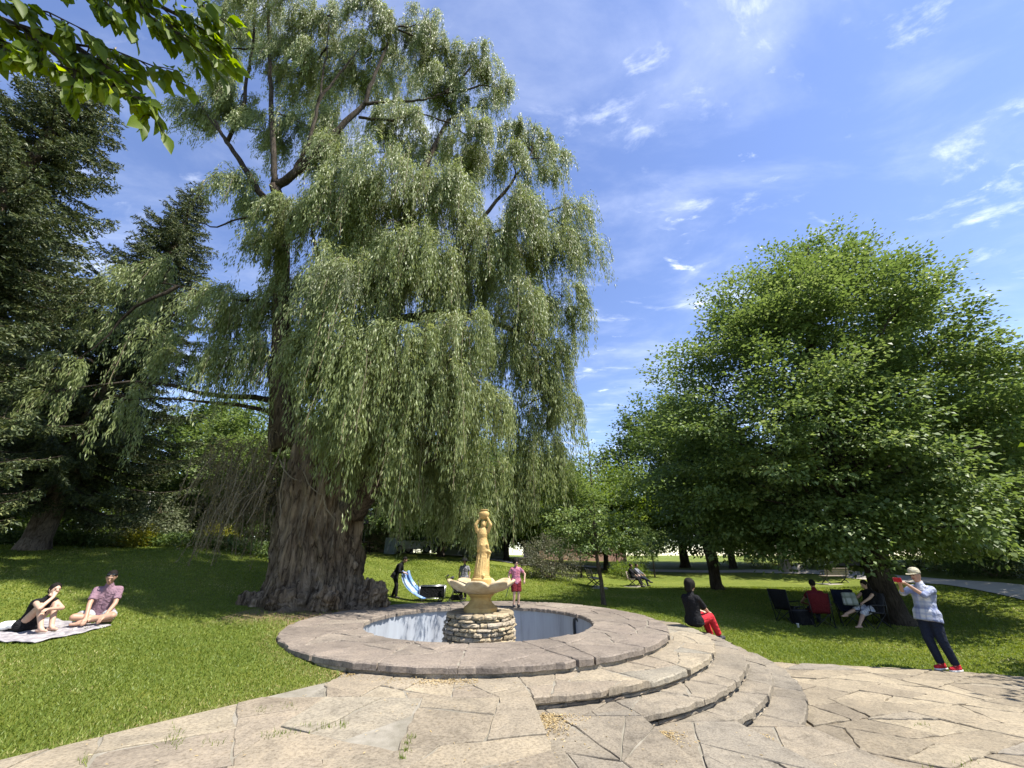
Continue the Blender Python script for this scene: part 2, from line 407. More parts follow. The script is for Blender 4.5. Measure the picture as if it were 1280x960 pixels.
def slabs(mb, polys, z, mapf=None, clips=(), gap=.009, thick=.05, rough=.006, st=.14, tilt=.004, bev=.008):
    for po in polys:
        po = inset(po, gap*random.uniform(.6, 1.5))
        if len(po) < 3: continue
        po = densify(po, st)
        W = [mapf(*p) for p in po] if mapf else po
        W = [(x+random.gauss(0, rough), y+random.gauss(0, rough)) for x, y in W]
        for o, n in clips:
            W = clip(W, np.array(o, float), np.array(n, float))
            if len(W) < 3: break
        if len(W) < 3: continue
        A = sum(W[i][0]*W[(i+1) % len(W)][1]-W[(i+1) % len(W)][0]*W[i][1] for i in range(len(W)))/2
        if abs(A) < .006: continue
        if A < 0: W = W[::-1]
        c = np.mean(W, 0); tx, ty = random.gauss(0, tilt), random.gauss(0, tilt); dz = random.gauss(0, tilt*.8)
        m = len(W); hgt = lambda p: z + dz + tx*(p[0]-c[0]) + ty*(p[1]-c[1])
        def pull(p, k):
            d = np.array(p)-c; l = np.linalg.norm(d); return c + d*(max(l-k, 0)/l if l > 0 else 1)
        T = [pull(p, bev) for p in W]
        V = [(t[0], t[1], hgt(t)) for t in T] + [(p[0], p[1], hgt(p)-bev*random.uniform(.5, 1.3)) for p in W] + [(p[0], p[1], z-thick) for p in W]
        Fs = [tuple(range(m))] + [(m+i, m+(i+1) % m, (i+1) % m, i) for i in range(m)] + [(2*m+i, 2*m+(i+1) % m, m+(i+1) % m, m+i) for i in range(m)]
        mb.add(V, Fs, random.random())
def polar(R0):
    return lambda s, r: (CX + r*math.cos(s/R0), CY + r*math.sin(s/R0))
def prism(mb, poly, z0, z1, r=.5):
    m = len(poly); V = [(x, y, z1) for x, y in poly] + [(x, y, z0) for x, y in poly]
    mb.add(V, [tuple(range(m))] + [(m+i, m+(i+1) % m, (i+1) % m, i) for i in range(m)], r)

CUT_N = np.array([(CUT_B-CUT_A)[1], -(CUT_B-CUT_A)[0]]); CUT_N = CUT_N/np.linalg.norm(CUT_N)
if (np.array([CX, CY])-CUT_A) @ CUT_N < 0: CUT_N = -CUT_N
CUT = (CUT_A, CUT_N)

# the patio (lowest paving)
def make_patio():
    P = [tuple(p) for p in PATIO[:-2]] + [(4.6, 9.9), (2.0, 8.0)]
    hull = [(1.0,-4.0),(20,-4.0),(20,2.0),(13,5.8),(9.23,8.48),(8.4,8.88),(7.3,9.2),(5.5,9.55),(4.9,9.9),(1.0,9.9)]
    base = MB(); base.add([(x, y, -.022) for x, y in hull], [tuple(range(len(hull)))])
    struct(base.build('patio_bed', M['soil']))
    mb = MB(); rnd = random.Random(5)
    pcs = split(hull, .42, 1.7, rnd)
    pcs = [p for p in pcs if np.hypot(np.mean([q[0] for q in p])-CX, np.mean([q[1] for q in p])-CY) > 5.2]
    slabs(mb, pcs, 0, gap=.009, rough=.012, st=.10, tilt=.007, bev=.010)
    return struct(mb.build('patio', M['patio']))
make_patio()

# the upper path
def make_path():
    strip = [(-9.65,-3),(LX[0](-3)-.02,-3),(.24,5.44),(-.72,5.44),(-2.32,5.44),(-2.85,5.44)]
    base = MB(); e = .05
    prism(base, [(-9.6,-3),(LX[0](-3)-e,-3),(.24-e,5.5),(.24-e,6.7),(-2.3,6.7),(-2.32,6.1)], -.1, LEV[0][0]-.012)
    struct(base.build('path_bed', M['mortar']))
    mb = MB(); rnd = random.Random(21)
    edge = (np.array([-4.03, 3.97]), np.array([2.12, -1.71])/math.hypot(2.12, 1.71))
    pcs = split([(-9.65,-3),(LX[0](-3)-.02,-3),(.235,5.44),(-2.9,5.44)], .62, 1.0, rnd)
    slabs(mb, pcs, LEV[0][0], clips=[edge], gap=.007, rough=.009, tilt=.006)
    R0 = 5.0; t0, t1 = R(-128), R(-78.3)
    pcs = split([(t0*R0, 3.9), (t1*R0, 3.9), (t1*R0, 6.6), (t0*R0, 6.6)], .45, 1.0, rnd)
    slabs(mb, pcs, LEV[0][0], polar(R0), clips=[((0, 5.44), (0, 1)), ((-2.32, 0), (1, 0)), edge], gap=.007, rough=.009, tilt=.006)
    return struct(mb.build('path', M['slab']))
make_path()

def riser_ring(mb, rad, z0, z1, t0, t1, courses=2, slen=.38, jit=.016, clip_fn=None, depth=.12):
    n = courses; zz = [z0 + (z1-z0)*i/n for i in range(n+1)]
    for i in range(n):
        a = t0
        while a < t1:
            l = random.uniform(.5, 1.5)*slen/rad; b = min(a+l, t1+.02); k = max(2, int((b-a)*rad/.09)+1)
            pr = random.uniform(-jit, jit); g = .004
            V = []; rows = [(zz[i]+g, -.012), (zz[i]+g+.008, 0), ((zz[i]+zz[i+1])/2, .006), (zz[i+1]-g-.008, 0), (zz[i+1]-g, -.012)]
            for (z, q) in rows:
                for j in range(k+1):
                    an = a + (b-a)*j/k; e = -.012 if j in (0, k) else 0
                    rr = rad + pr + q + e + random.gauss(0, .0045)
                    V.append((CX+rr*math.cos(an), CY+rr*math.sin(an), z+random.gauss(0, .002)))
            w = k+1
            Fs = [(q*w+j, q*w+j+1, (q+1)*w+j+1, (q+1)*w+j) for q in range(len(rows)-1) for j in range(k)]
            b0 = len(V)
            for (z) in (rows[0][0], rows[-1][0]):
                for an in (a, b): V.append((CX+(rad-depth)*math.cos(an), CY+(rad-depth)*math.sin(an), z))
            Fs += [tuple(4*w+j for j in range(w))+(b0+3, b0+2), (b0, 0) + (w, 2*w, 3*w, 4*w, b0+2), (b0+1, b0+3, 4*w+k, 3*w+k, 2*w+k, w+k, k)]
            mid = ((a+b)/2)
            if clip_fn is None or clip_fn(CX+rad*math.cos(mid), CY+rad*math.sin(mid)): mb.add(V, Fs)
            a = b + .004/rad

# the curved stone steps --------------------------------------------
def make_steps():
    st = thing('stone_steps', 'curved grey flagstone steps curling round the right side of the fountain', 'steps', (0, 0, 0))
    TH = [R(-78.3), R(-65.5), R(-53.2), R(-43.8)]
    onside = lambda x, y: (np.array([x, y])-CUT_A) @ CUT_N > 0
    for i, (z, rad) in enumerate(LEV):
        mb = MB(); core = MB(); rnd = random.Random(60+i); R0 = rad
        rin = (R_RIM if i == 0 else LEV[i-1][1]) - .12
        t0, t1 = TH[i], R(35)
        pcs = split([(t0*R0, rin), (t1*R0, rin), (t1*R0, rad), (t0*R0, rad)], .40 if i == 0 else .5, 1.6, rnd)
        slabs(mb, pcs, z, polar(R0), clips=[CUT], gap=.006, rough=.011, thick=.07, bev=.018, tilt=.004, st=.09)
        if i > 0:
            xl = LX[i-1]; yc = (5.44, 5.36, 5.66, 5.95)[i]
            f0 = TH[i-1]-.08
            pcs = split([(f0*R0, rin-.1), (t0*R0, rin-.1), (t0*R0, rad+.7), (f0*R0, rad+.7)], .4, 1.2, rnd)
            slabs(mb, pcs, z, polar(R0), clips=[((0, yc), (0, 1)), ((xl(yc)-.1, 0), (1, 0))], gap=.007, rough=.005, thick=.065)
            pcs = split([(xl(-3)-.5, -3), (LX[i](-3), -3), (LX[i](yc), yc-.012), (xl(yc)-.2, yc-.012)], .55, .8, rnd)
            slabs(mb, pcs, z, clips=[], gap=.009, rough=.006, thick=.065)
            prism(core, [(xl(-3)-.5, -3), (LX[i](-3)-.06, -3), (LX[i](yc)-.06, yc), (LX[i](yc)-.06, yc+.6), (xl(yc)-.2, yc+.6)], -.1, z-.014)
        arc = [(CX+(rad-.11)*math.cos(t0+(R(45)-t0)*j/40), CY+(rad-.11)*math.sin(t0+(R(45)-t0)*j/40)) for j in range(41)]
        arc += [(CX+3.6*math.cos(R(45)+(t0-R(45))*j/40), CY+3.6*math.sin(R(45)+(t0-R(45))*j/40)) for j in range(41)]
        arc = clip(arc, CUT_A + CUT_N*.03, CUT_N)
        prism(core, arc, -.12, z-.014)
        o = mb.build('step', [M['slab'], M['tread']][i > 0], st)
        core.build('step_core', M['mortar'], o)
        rs = MB(); zb = (LEV[i+1][0] if i < 3 else 0)
        riser_ring(rs, rad-.045, zb-.01, z-.058, t0+.005, R(30), 2 if i < 3 else 1, .42, .014, onside)
        rs.build('riser', M['riser'], o)
    return st
make_steps()

# ------------------------------------------------------------------ fountain
def make_fountain():
    f = thing('fountain', 'round stone fountain with dry grey pool, scalloped bowl and carved statue', 'fountain', (0, 0, 0))
    mb = MB(); rnd = random.Random(8); R0 = 3.3
    pcs = []
    segs = np.linspace(0, 2*PI, 9)
    for a, b in zip(segs[:-1], segs[1:]):
        pcs += split([(a*R0, R_IN), (b*R0, R_IN), (b*R0, R_RIM), (a*R0, R_RIM)], .55, 1.1, rnd)
    slabs(mb, pcs, Z_RIM, polar(R0), gap=.007, rough=.013, thick=.085, bev=.020, tilt=.004, st=.09)
    rim = mb.build('pool_rim', M['rimstone'], f)
    bed = MB(); n = 96
    V = []; 
    for (r, z) in ((R_IN+.05, Z_RIM-.016), (R_RIM-.11, Z_RIM-.016), (R_RIM-.11, .3), (R_IN+.05, .3)):
        V += [(CX+r*math.cos(2*PI*k/n), CY+r*math.sin(2*PI*k/n), z) for k in range(n)]
    bed.add(V, [(a*n+k, b*n+k, b*n+(k+1) % n, a*n+(k+1) % n) for a, b in ((0, 1), (1, 2)) for k in range(n)])
    bed.build('rim_bed', M['mortar'], rim)
    rs = MB(); riser_ring(rs, R_RIM-.05, .50, Z_RIM-.066, R(-175), R(200), 1, .5, .014)
    rs.build('rim_riser', M['riser'], rim)
    w = MB(); V = []; zs = (Z_RIM-.03, .4, .1, -.2, -.45)
    for z in zs: V += [(CX+(R_IN+.055)*math.cos(2*PI*k/n), CY+(R_IN+.055)*math.sin(2*PI*k/n), z) for k in range(n)]
    w.add(V, [(a*n+k, a*n+(k+1) % n, (a+1)*n+(k+1) % n, (a+1)*n+k) for a in range(len(zs)-1) for k in range(n)], .5)
    w.build('pool_wall', M['poolpaint'], f, sm=True)
    fl = MB(); fl.add([(CX+(R_IN+.055)*math.cos(2*PI*k/n), CY+(R_IN+.055)*math.sin(2*PI*k/n), -.449) for k in range(n)], [tuple(range(n))])
    fl.build('pool_floor', M['poolpaint'], f)
    # rubble pedestal: courses of rough stones stepping in
    pd = MB(); z = -.45; rad = .86; i = 0
    prof = lambda z: .80 if z < .52 else .80 - (z-.52)*.30
    while z < .80:
        h = random.uniform(.055, .095); r0 = prof(z) + (.03 if i % 3 == 1 else 0); a = random.uniform(0, 1); a_end = a+2*PI
        if z > .70: h = .09; r0 = prof(z)+.02
        while a < a_end-.02:
            l = random.uniform(.16, .46)/r0; b = min(a+l, a_end); k = 6; pr = random.uniform(-.035, .035); V = []
            rows = [(0, -.035), (.18, -.008), (.5, .006), (.82, -.006), (1, -.04)]
            for (t, q) in rows:
                for j in range(k+1):
                    an = a+(b-a)*(j/k)*.985; e = -.03 if j in (0, k) else 0
                    rr = r0+pr+q+e+random.gauss(0, .008); V.append((CX+rr*math.cos(an), CY+rr*math.sin(an), z+h*t+random.gauss(0, .004)))
            ww = k+1; Fs = [(q*ww+j, q*ww+j+1, (q+1)*ww+j+1, (q+1)*ww+j) for q in range(4) for j in range(k)]
            V += [(CX+.3*math.cos((a+b)/2), CY+.3*math.sin((a+b)/2), z+h)]; Fs += [(4*ww+j, 4*ww+j+1, 5*ww) for j in range(k)]
            pd.add(V, Fs); a = b
        z += h; i += 1
    ZP = z
    ped = pd.build('pedestal', M['rubble'], f)
    cr = MB(); cr.lathe([(.70, -.45), (.70, .5), (.62, ZP-.03), (.3, ZP-.015)], 40, (CX, CY, 0)); cr.build('pedestal_core', M['mortar'], ped)
    # stem, octagonal-soft baluster
    zs0 = ZP-.02; zb = 2 + kk(600, 742)[1]*9.95
    H = zb-zs0
    sm_ = MB(); sm_.lathe([(.38, zs0), (.38, zs0+H*.26), (.345, zs0+H*.32), (.27, zs0+H*.48), (.235, zs0+H*.66), (.25, zs0+H*.80), (.31, zs0+H*.93), (.31, zs0+H)], 40, (CX, CY, 0))
    sm_.build('stem', M['limestone'], f, sm=False, bev=.01)
    zt = 2 + kk(600, 728)[1]*9.6
    RB = .80; bw = MB(); nb = 144; hb = zt-zb
    def sc(rr, z, a):
        k = max(0, (rr-.38)/(RB-.38)) if rr > .38 else 0
        lobe = abs(math.cos(a*4+.35))                 # eight scallops
        return rr*(1-.16*k*(1-lobe)**1.5), z - .10*k*k*(1-lobe)**1.4
    prof = [(.24, zb), (.36, zb+.004), (.40, zb+.02), (.56, zb+hb*.28), (.68, zb+hb*.55), (.76, zb+hb*.82), (RB, zb+hb), (RB+.005, zb+hb+.03), (RB-.03, zb+hb+.045), (RB-.09, zb+hb+.01), (.52, zb+hb*.75), (.3, zb+hb*.62), (.12, zb+hb*.6)]
    bw.lathe(prof, nb, (CX, CY, 0), fn=sc)
    bw.build('bowl', M['paleline'], f, sm=True)
    # plinth and statue: a draped figure holding a tall jar on her shoulder
    z0 = zb+hb*.58; z1 = 2 + kk(600, 720)[1]*10.05
    pl = MB(); pl.lathe([(.24, z0), (.24, z1-.06), (.21, z1-.04), (.205, z1)], 32, (CX, CY, 0)); pl.build('plinth', M['limestone'], f, bev=.008)
    zz = lambda py: 2 + kk(600, py)[1]*10.1
    ztop = zz(637); g = z1-.01; Ht = ztop - g       # about 1.6 m
    b = MB(); c = lambda x, y, t: (CX+x, CY+y, g+Ht*t)
    SG = [(0, -.02, 0, .185), (.0, -.02, .05, .16), (.02, 0, .14, .148), (.035, 0, .26, .15), (.03, 0, .36, .158), (.015, 0, .44, .165), (0, .01, .50, .145), (-.01, .01, .56, .128), (-.005, 0, .62, .14), (.0, 0, .66, .125)]
    for (x0, y0, t0, r0), (x1, y1, t1, r1) in zip(SG[:-1], SG[1:]): capsule(b, c(x0, y0, t0), c(x1, y1, t1), r0*.9, r1*.9, 20)
    capsule(b, c(-.12, 0, .665), c(.12, 0, .665), .062, .06); capsule(b, c(0, 0, .66), c(.01, -.01, .72), .05, .048)
    V, Fs = icos(c(.02, -.015, .765), (.072, .085, .1), 2); b.add(V, Fs)
    V, Fs = icos(c(.02, .03, .775), (.085, .085, .092), 2); b.add(V, Fs)
    V, Fs = icos(c(.02, -.1, .762), (.014, .02, .024), 1); b.add(V, Fs)
    for sx in (-1, 1):
        capsule(b, c(.13*sx, 0, .662), c(.185*sx+.01, -.06, .755), .05, .042); capsule(b, c(.185*sx+.01, -.06, .755), c(.09*sx+.02, -.05, .865), .042, .034)
    V, Fs = icos(c(.10, -.09, .365), (.06, .05, .06), 1); b.add(V, Fs)
    capsule(b, c(.12, -.08, .37), c(.20, -.1, .345), .04, .03)
    for k in range(22):                               # folds of the robe
        a = -PI + 2*PI*k/22; sw = .04*math.sin(k*2.1)
        capsule(b, c(.165*math.cos(a), .165*math.sin(a)-.02, .01), c(.145*math.cos(a+sw)+.03, .145*math.sin(a+sw), .2+.12*abs(math.sin(k*1.7))), .026, .012, 8)
    for k in range(9):                                # swathes over the hip
        a0 = -2.6+k*.1
        capsule(b, c(.15*math.cos(a0)+.02, .15*math.sin(a0), .36+k*.012), c(.17*math.cos(a0+1.7)+.02, .16*math.sin(a0+1.7), .46-k*.02), .016, .02, 8)
    capsule(b, c(.05, -.16, .02), c(.07, -.22, .01), .035, .028)
    sta = remeshed('statue', b, .013, 2, M['limestone'], f)
    v = MB(); zv = g+Ht*.845; hv = ztop-zv
    v.lathe([(.05, 0), (.085, hv*.06), (.118, hv*.3), (.132, hv*.52), (.125, hv*.68), (.085, hv*.80), (.072, hv*.86), (.10, hv*.93), (.105, hv*.97), (.09, hv), (.05, hv*.97)], 28, (CX+.02, CY-.0, zv))
    v.build('jar', M['limestone'], sta, sm=True)
    pp = MB(); p = at(718, 790, 11.2); pp.tube([(p.x, p.y, -.45), (p.x, p.y, .44), (p.x+.01, p.y-.02, .53), (p.x+.07, p.y-.05, .56), (p.x+.11, p.y-.08, .50)], .035, 12)
    pp.build('water_pipe', mat_plain('dark_iron', (.05, .055, .06), .5, metal=.6), f, sm=True)
    return f
make_fountain()
# ------------------------------------------------------------------ foliage
def unit(v): return v/np.maximum(np.linalg.norm(v, axis=-1, keepdims=True), 1e-9)
def leaves(name, P, D, Nn, L, W, mat, parent=None, rnd=None, wide=.45, twigs=None, tmat=None):
    """one diamond-shaped face per leaf, with the twigs that carry them"""
    n = len(P); D = unit(D); Sd = unit(np.cross(D, Nn)); L = np.broadcast_to(L, n)[:, None]; W = np.broadcast_to(W, n)[:, None]
    up = unit(np.cross(Sd, D))
    V = np.stack([P, P + D*L*wide + Sd*W/2 + up*W*.18, P + D*L - up*L*.06, P + D*L*wide - Sd*W/2 + up*W*.18], 1).reshape(-1, 3)
    Q = np.arange(4*n).reshape(n, 4); rn = RNG.random(n) if rnd is None else rnd
    if twigs is not None and twigs.v:
        TV = np.array([tuple(v) for v in twigs.v]); TQ = np.array(twigs.f)
        V = np.concatenate([V, TV]); Q = np.concatenate([Q, TQ+4*n]); rn = np.concatenate([rn, np.full(len(TQ), .5)])
    me = np_mesh(name, V, quads=Q); face_attr(me, rn)
    if twigs is not None and twigs.v:
        me.polygons.foreach_set('material_index', np.r_[np.zeros(n, np.int32), np.ones(len(Q)-n, np.int32)].astype(np.int32)); mat = [mat, tmat]
    return link(name, me, mat, parent)
def rvec(n, zs=1.0): 
    v = RNG.normal(size=(n, 3)); v[:, 2] *= zs; return unit(v)
def curve_pts(a, b, sag=0, n=8, wob=.0, up=0):
    a = Vector(a); b = Vector(b); L = (b-a).length; out = []
    ph = [random.uniform(0, 6) for _ in range(4)]
    for i in range(n+1):
        t = i/n; p = a.lerp(b, t); p.z += (-sag+up)*4*t*(1-t)*.5
        w = wob*L*math.sin(PI*t)
        p += Vector((math.sin(t*7+ph[0]), math.sin(t*6+ph[1]), .5*math.sin(t*8+ph[2])))*w
        out.append(p)
    return out

M['willow_leaf'] = mat_leaf('willow_leaf', (.125, .165, .052), (.25, .295, .115), (.37, .40, .22), trans=.40, rough=.5, spec=.4)
M['maple_leaf'] = mat_leaf('maple_leaf', (.075, .122, .034), (.155, .215, .066), (.235, .285, .12), trans=.36, rough=.5, spec=.35)
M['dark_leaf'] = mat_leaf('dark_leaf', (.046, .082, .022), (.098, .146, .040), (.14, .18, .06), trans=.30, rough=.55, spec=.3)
M['lime_leaf'] = mat_leaf('lime_leaf', (.085, .140, .022), (.150, .215, .040), (.19, .24, .06), trans=.40, rough=.6, spec=.2)
M['pale_leaf'] = mat_leaf('pale_leaf', (.12, .15, .075), (.20, .225, .13), (.26, .27, .18), trans=.3, rough=.5)
M['grey_leaf'] = mat_leaf('grey_leaf', (.075, .085, .045), (.13, .135, .08), (.17, .15, .10), trans=.25, rough=.55)
M['needle'] = mat_leaf('spruce_needle', (.030, .048, .019), (.088, .110, .038), (.155, .165, .06), trans=.12, rough=.55, spec=.3)
M['beech_leaf'] = mat_leaf('fresh_leaf', (.085, .135, .016), (.150, .215, .024), (.21, .26, .04), trans=.62, rough=.5, spec=.3)
M['dry_leaf'] = mat_leaf('dry_leaf', (.13, .12, .055), (.20, .165, .085), (.26, .21, .12), trans=.25, rough=.6)
M['yellow_leaf'] = mat_leaf('yellow_leaf', (.14, .16, .02), (.24, .24, .035), (.3, .28, .05), trans=.35, rough=.5)
M['grass'] = mat_leaf('grass_blade', (.098, .150, .022), (.195, .240, .046), (.36, .33, .13), trans=.38, rough=.5, spec=.25)

# ---- the weeping willow
def hang(P, D, L, steps, gust=.08):
    """P, D, L of each strand -> (n, steps+1, 3) curves that start along D and fall"""
    n = len(P); pts = [P]; d = unit(D.copy()); p = P.copy(); seg = (L/steps)[:, None]
    sway = RNG.normal(size=(n, 3))*gust; sway[:, 2] = 0
    for i in range(steps):
        k = min(1, .25 + .22*i)
        d = unit(d*(1-k*.75) + np.array([0, 0, -1.0])*k + sway + RNG.normal(size=(n, 3))*.05)
        p = p + d*seg; pts.append(p)
    return np.stack(pts, 1)
def strand_leaves(C, per, jit=.03):
    n, m, _ = C.shape; t = RNG.random((n, per))**.9*(m-1.001); i = t.astype(int); f = (t-i)[..., None]
    idx = np.arange(n)[:, None]; A = C[idx, i]; B = C[idx, i+1]; P = A + (B-A)*f; D = unit(B-A)
    P = P.reshape(-1, 3); D = D.reshape(-1, 3)
    return P + RNG.normal(size=P.shape)*jit, D
def make_willow():
    base = Vector((-5.75, 12.75, .68))
    w = thing('weeping_willow', 'huge old weeping willow with a broad gnarled trunk beside the fountain', 'tree', base)
    b = np.array(base)
    # trunk: broad, ribbed, flaring into burls
    n = 300; V = []; rows = 130; topz = 5.2
    ph = RNG.random(12)*6.28; fr = np.array([3, 5, 8, 13, 19, 27, 7, 11, 17, 23, 31, 41]); am = np.array([.10, .075, .06, .05, .04, .03, .04, .035, .03, .024, .02, .015])
    root_a = [(-2.6, .9, .20), (-2.05, 1.0, .16), (-1.45, .95, .2), (-.85, 1.05, .22), (-.35, 1.15, .24), (.2, .9, .2), (1.2, .8, .25), (2.2, .8, .25), (3.0, .9, .22)]
    for i in range(rows+1):
        t = i/rows; z = -.35 + (topz+.35)*t
        r0 = 1.02 + .36*math.exp(-max(z, 0)/.9) + .12*math.exp(-((z-2.2)/1.2)**2) - .10*max(0, z-3.2)
        cx = -.10*z; cy = -.05*z
        for k in range(n):
            a = 2*PI*k/n; tw = .10*z
            q = sum(am[j]*math.sin(fr[j]*(a+tw*(.4+.1*j)+.06*math.sin(z*2.3+j))+ph[j]+.35*math.sin(z*(1.1+.37*j))) for j in range(12))
            bur = 0
            for (ra, rl, rw) in root_a:
                d = (a-ra+PI) % (2*PI) - PI - .12*math.sin(3*z+ra); bur += rl*.62*math.exp(-max(z, -.1)/(.34+.12*math.sin(ra*5)))*math.exp(-(d/rw)**2)
            r = r0*(1 + q*.9) + bur
            V.append((cx+r*math.cos(a), cy+r*math.sin(a)*.92, z+.05*math.sin(4*a)*(z > 4.5)))
    from mathutils import noise as NZ
    for i, v in enumerate(V):
        q = Vector(v); rr = Vector((q.x, q.y, 0)).normalized(); lowk = math.exp(-max(q.z, 0)/.9)
        f = .12*NZ.noise(Vector((q.x*2.2, q.y*2.2, q.z*.55))) + .12*NZ.noise(Vector((q.x*5.5, q.y*5.5, q.z*1.0))) + .075*NZ.noise(Vector((q.x*12, q.y*12, q.z*2.2))) + lowk*(.14*NZ.noise(q*2.6) + .12*NZ.noise(q*6.5) + .07*NZ.noise(q*14))
        V[i] = tuple(q + rr*f)
    Q = [(i*n+k, i*n+(k+1) % n, (i+1)*n+(k+1) % n, (i+1)*n+k) for i in range(rows) for k in range(n)]
    V += [(-.10*topz, -.05*topz, topz+.2)]; Q += [(rows*n+k, rows*n+(k+1) % n, len(V)-1) for k in range(n)]
    me = np_mesh('trunk', V, faces=Q); smooth(me); tr = link('trunk', me, M['willow_bark'], w)
    # burls low on the trunk
    bu = MB()
    for (ax, ay, z, r) in ((-.15, -1.62, .22, .30), (.95, -1.40, .25, .33), (1.85, -.55, .30, .36), (2.05, -.15, .05, .30), (-1.35, -1.05, .15, .28)):
        Vv, Fs = icos((ax*.95, ay*.95, z), (r, r*.8, r*1.0), 5)
        Vv = [v + (v-Vector((ax*.95, ay*.95, z)))*(.5*NZ.noise(v*3.1) + .32*NZ.noise(v*7.5) + .2*NZ.noise(v*15)) for v in Vv]; bu = MB(); bu.add(Vv, Fs); bu.build('burl', M['willow_bark'], tr, sm=True)
    pass
    # limbs
    P3 = lambda px, py, Y: at(px, py, Y) - base
    limbs = [
      ([P3(362, 560, 12.4), P3(352, 470, 11.9), P3(352, 380, 11.4), P3(354, 300, 10.9), P3(343, 232, 10.4)], [.60, .36, .27, .22, .19]),
      ([P3(343, 234, 10.4), P3(375, 212, 10.3), P3(415, 170, 10.2), P3(455, 130, 10.2), P3(468, 95, 10.1), P3(492, 36, 10)], [.20, .18, .15, .12, .09, .05]),
      ([P3(455, 131, 10.2), P3(490, 127, 10.5), P3(530, 125, 10.8), P3(556, 116, 11)], [.09, .07, .05, .03]),
      ([P3(448, 147, 10.2), P3(490, 150, 10.2), P3(520, 141, 10.6), P3(545, 148, 10.8)], [.07, .06, .045, .02]),
      ([P3(343, 232, 10.4), P3(342, 190, 10.3), P3(338, 110, 10.2), P3(336, 40, 10), P3(334, -40, 9.8)], [.15, .13, .11, .09, .06]),
      ([P3(362, 225, 10.3), P3(385, 180, 10.0), P3(400, 125, 9.8), P3(430, 85, 9.7), P3(450, 60, 9.6)], [.10, .085, .07, .05, .02]),
      ([P3(398, 128, 9.8), P3(408, 70, 9.7), P3(412, 20, 9.6)], [.055, .04, .02]),
      ([P3(350, 275, 10.8), P3(325, 240, 10.8), P3(300, 200, 10.8), P3(280, 172, 10.8), P3(268, 150, 10.8)], [.17, .15, .13, .10, .06]),
      ([P3(285, 178, 10.8), P3(305, 125, 10.7), P3(316, 60, 10.6), P3(322, -30, 10.4)], [.10, .09, .075, .05]),
      ([P3(278, 170, 10.8), P3(250, 130, 11), P3(228, 110, 11.2)], [.06, .04, .02]),
      ([P3(345, 285, 10.9), P3(318, 268, 11), P3(270, 283, 11.2), P3(240, 277, 11.3)], [.06, .05, .035, .015]),
      ([P3(300, 376, 10.9), P3(260, 366, 11.2), P3(212, 355, 11.5), P3(170, 352, 11.8)], [.06, .05, .04, .02]),
      ([P3(352, 385, 11.4), P3(325, 375, 11.1), P3(300, 376, 10.9)], [.09, .07, .06]),
      ([P3(430, 590, 12.6), P3(455, 510, 12.6), P3(480, 430, 12.6), P3(500, 360, 12.5), P3(502, 300, 12.4), P3(520, 230, 12.2), P3(560, 150, 12)], [.60, .46, .38, .31, .25, .18, .08]),
      ([P3(492, 400, 12.6), P3(530, 395, 12.8), P3(560, 390, 13), P3(610, 400, 13.3), P3(660, 420, 13.6), P3(700, 460, 14)], [.26, .22, .20, .16, .11, .05]),
      ([P3(500, 370, 12.5), P3(535, 340, 12.5), P3(580, 300, 12.6), P3(630, 240, 12.8), P3(665, 190, 13)], [.20, .17, .13, .09, .05]),
      ([P3(580, 300, 12.6), P3(620, 290, 12.9), P3(670, 270, 13.1), P3(715, 255, 13.2)], [.10, .085, .06, .03]),
      ([P3(440, 640, 12.2), P3(466, 600, 11.6), P3(500, 520, 11.2), P3(545, 440, 11.0), P3(600, 480, 11.4)], [.45, .30, .2, .13, .05]),
      ([P3(470, 480, 12.6), P3(430, 400, 11.6), P3(400, 330, 10.6), P3(390, 290, 9.8)], [.2, .15, .11, .05]),
      ([P3(640, 425, 13.5), P3(670, 480, 14.4), P3(690, 500, 14.8)], [.10, .07, .04]),
    ]
    nodes = []
    for pts, rad in limbs:
        mb = MB(); dense = []; rr = []
        for i in range(len(pts)-1):
            for j in range(5):
                t = j/5; dense.append(pts[i].lerp(pts[i+1], t) + Vector((random.gauss(0, .02), random.gauss(0, .02), random.gauss(0, .02)))); rr.append(rad[i]+(rad[i+1]-rad[i])*t)
        dense.append(pts[-1]); rr.append(rad[-1]); mb.tube(dense, [q*(.8 if rad[0] < .3 else 1) for q in rr], 9)
        mb.build('limb', M['bark'] if rad[0] < .44 else M['limb_bark'], w, sm=True); nodes += dense[2:]
    nodes_np = np.array([tuple(p) for p in nodes])
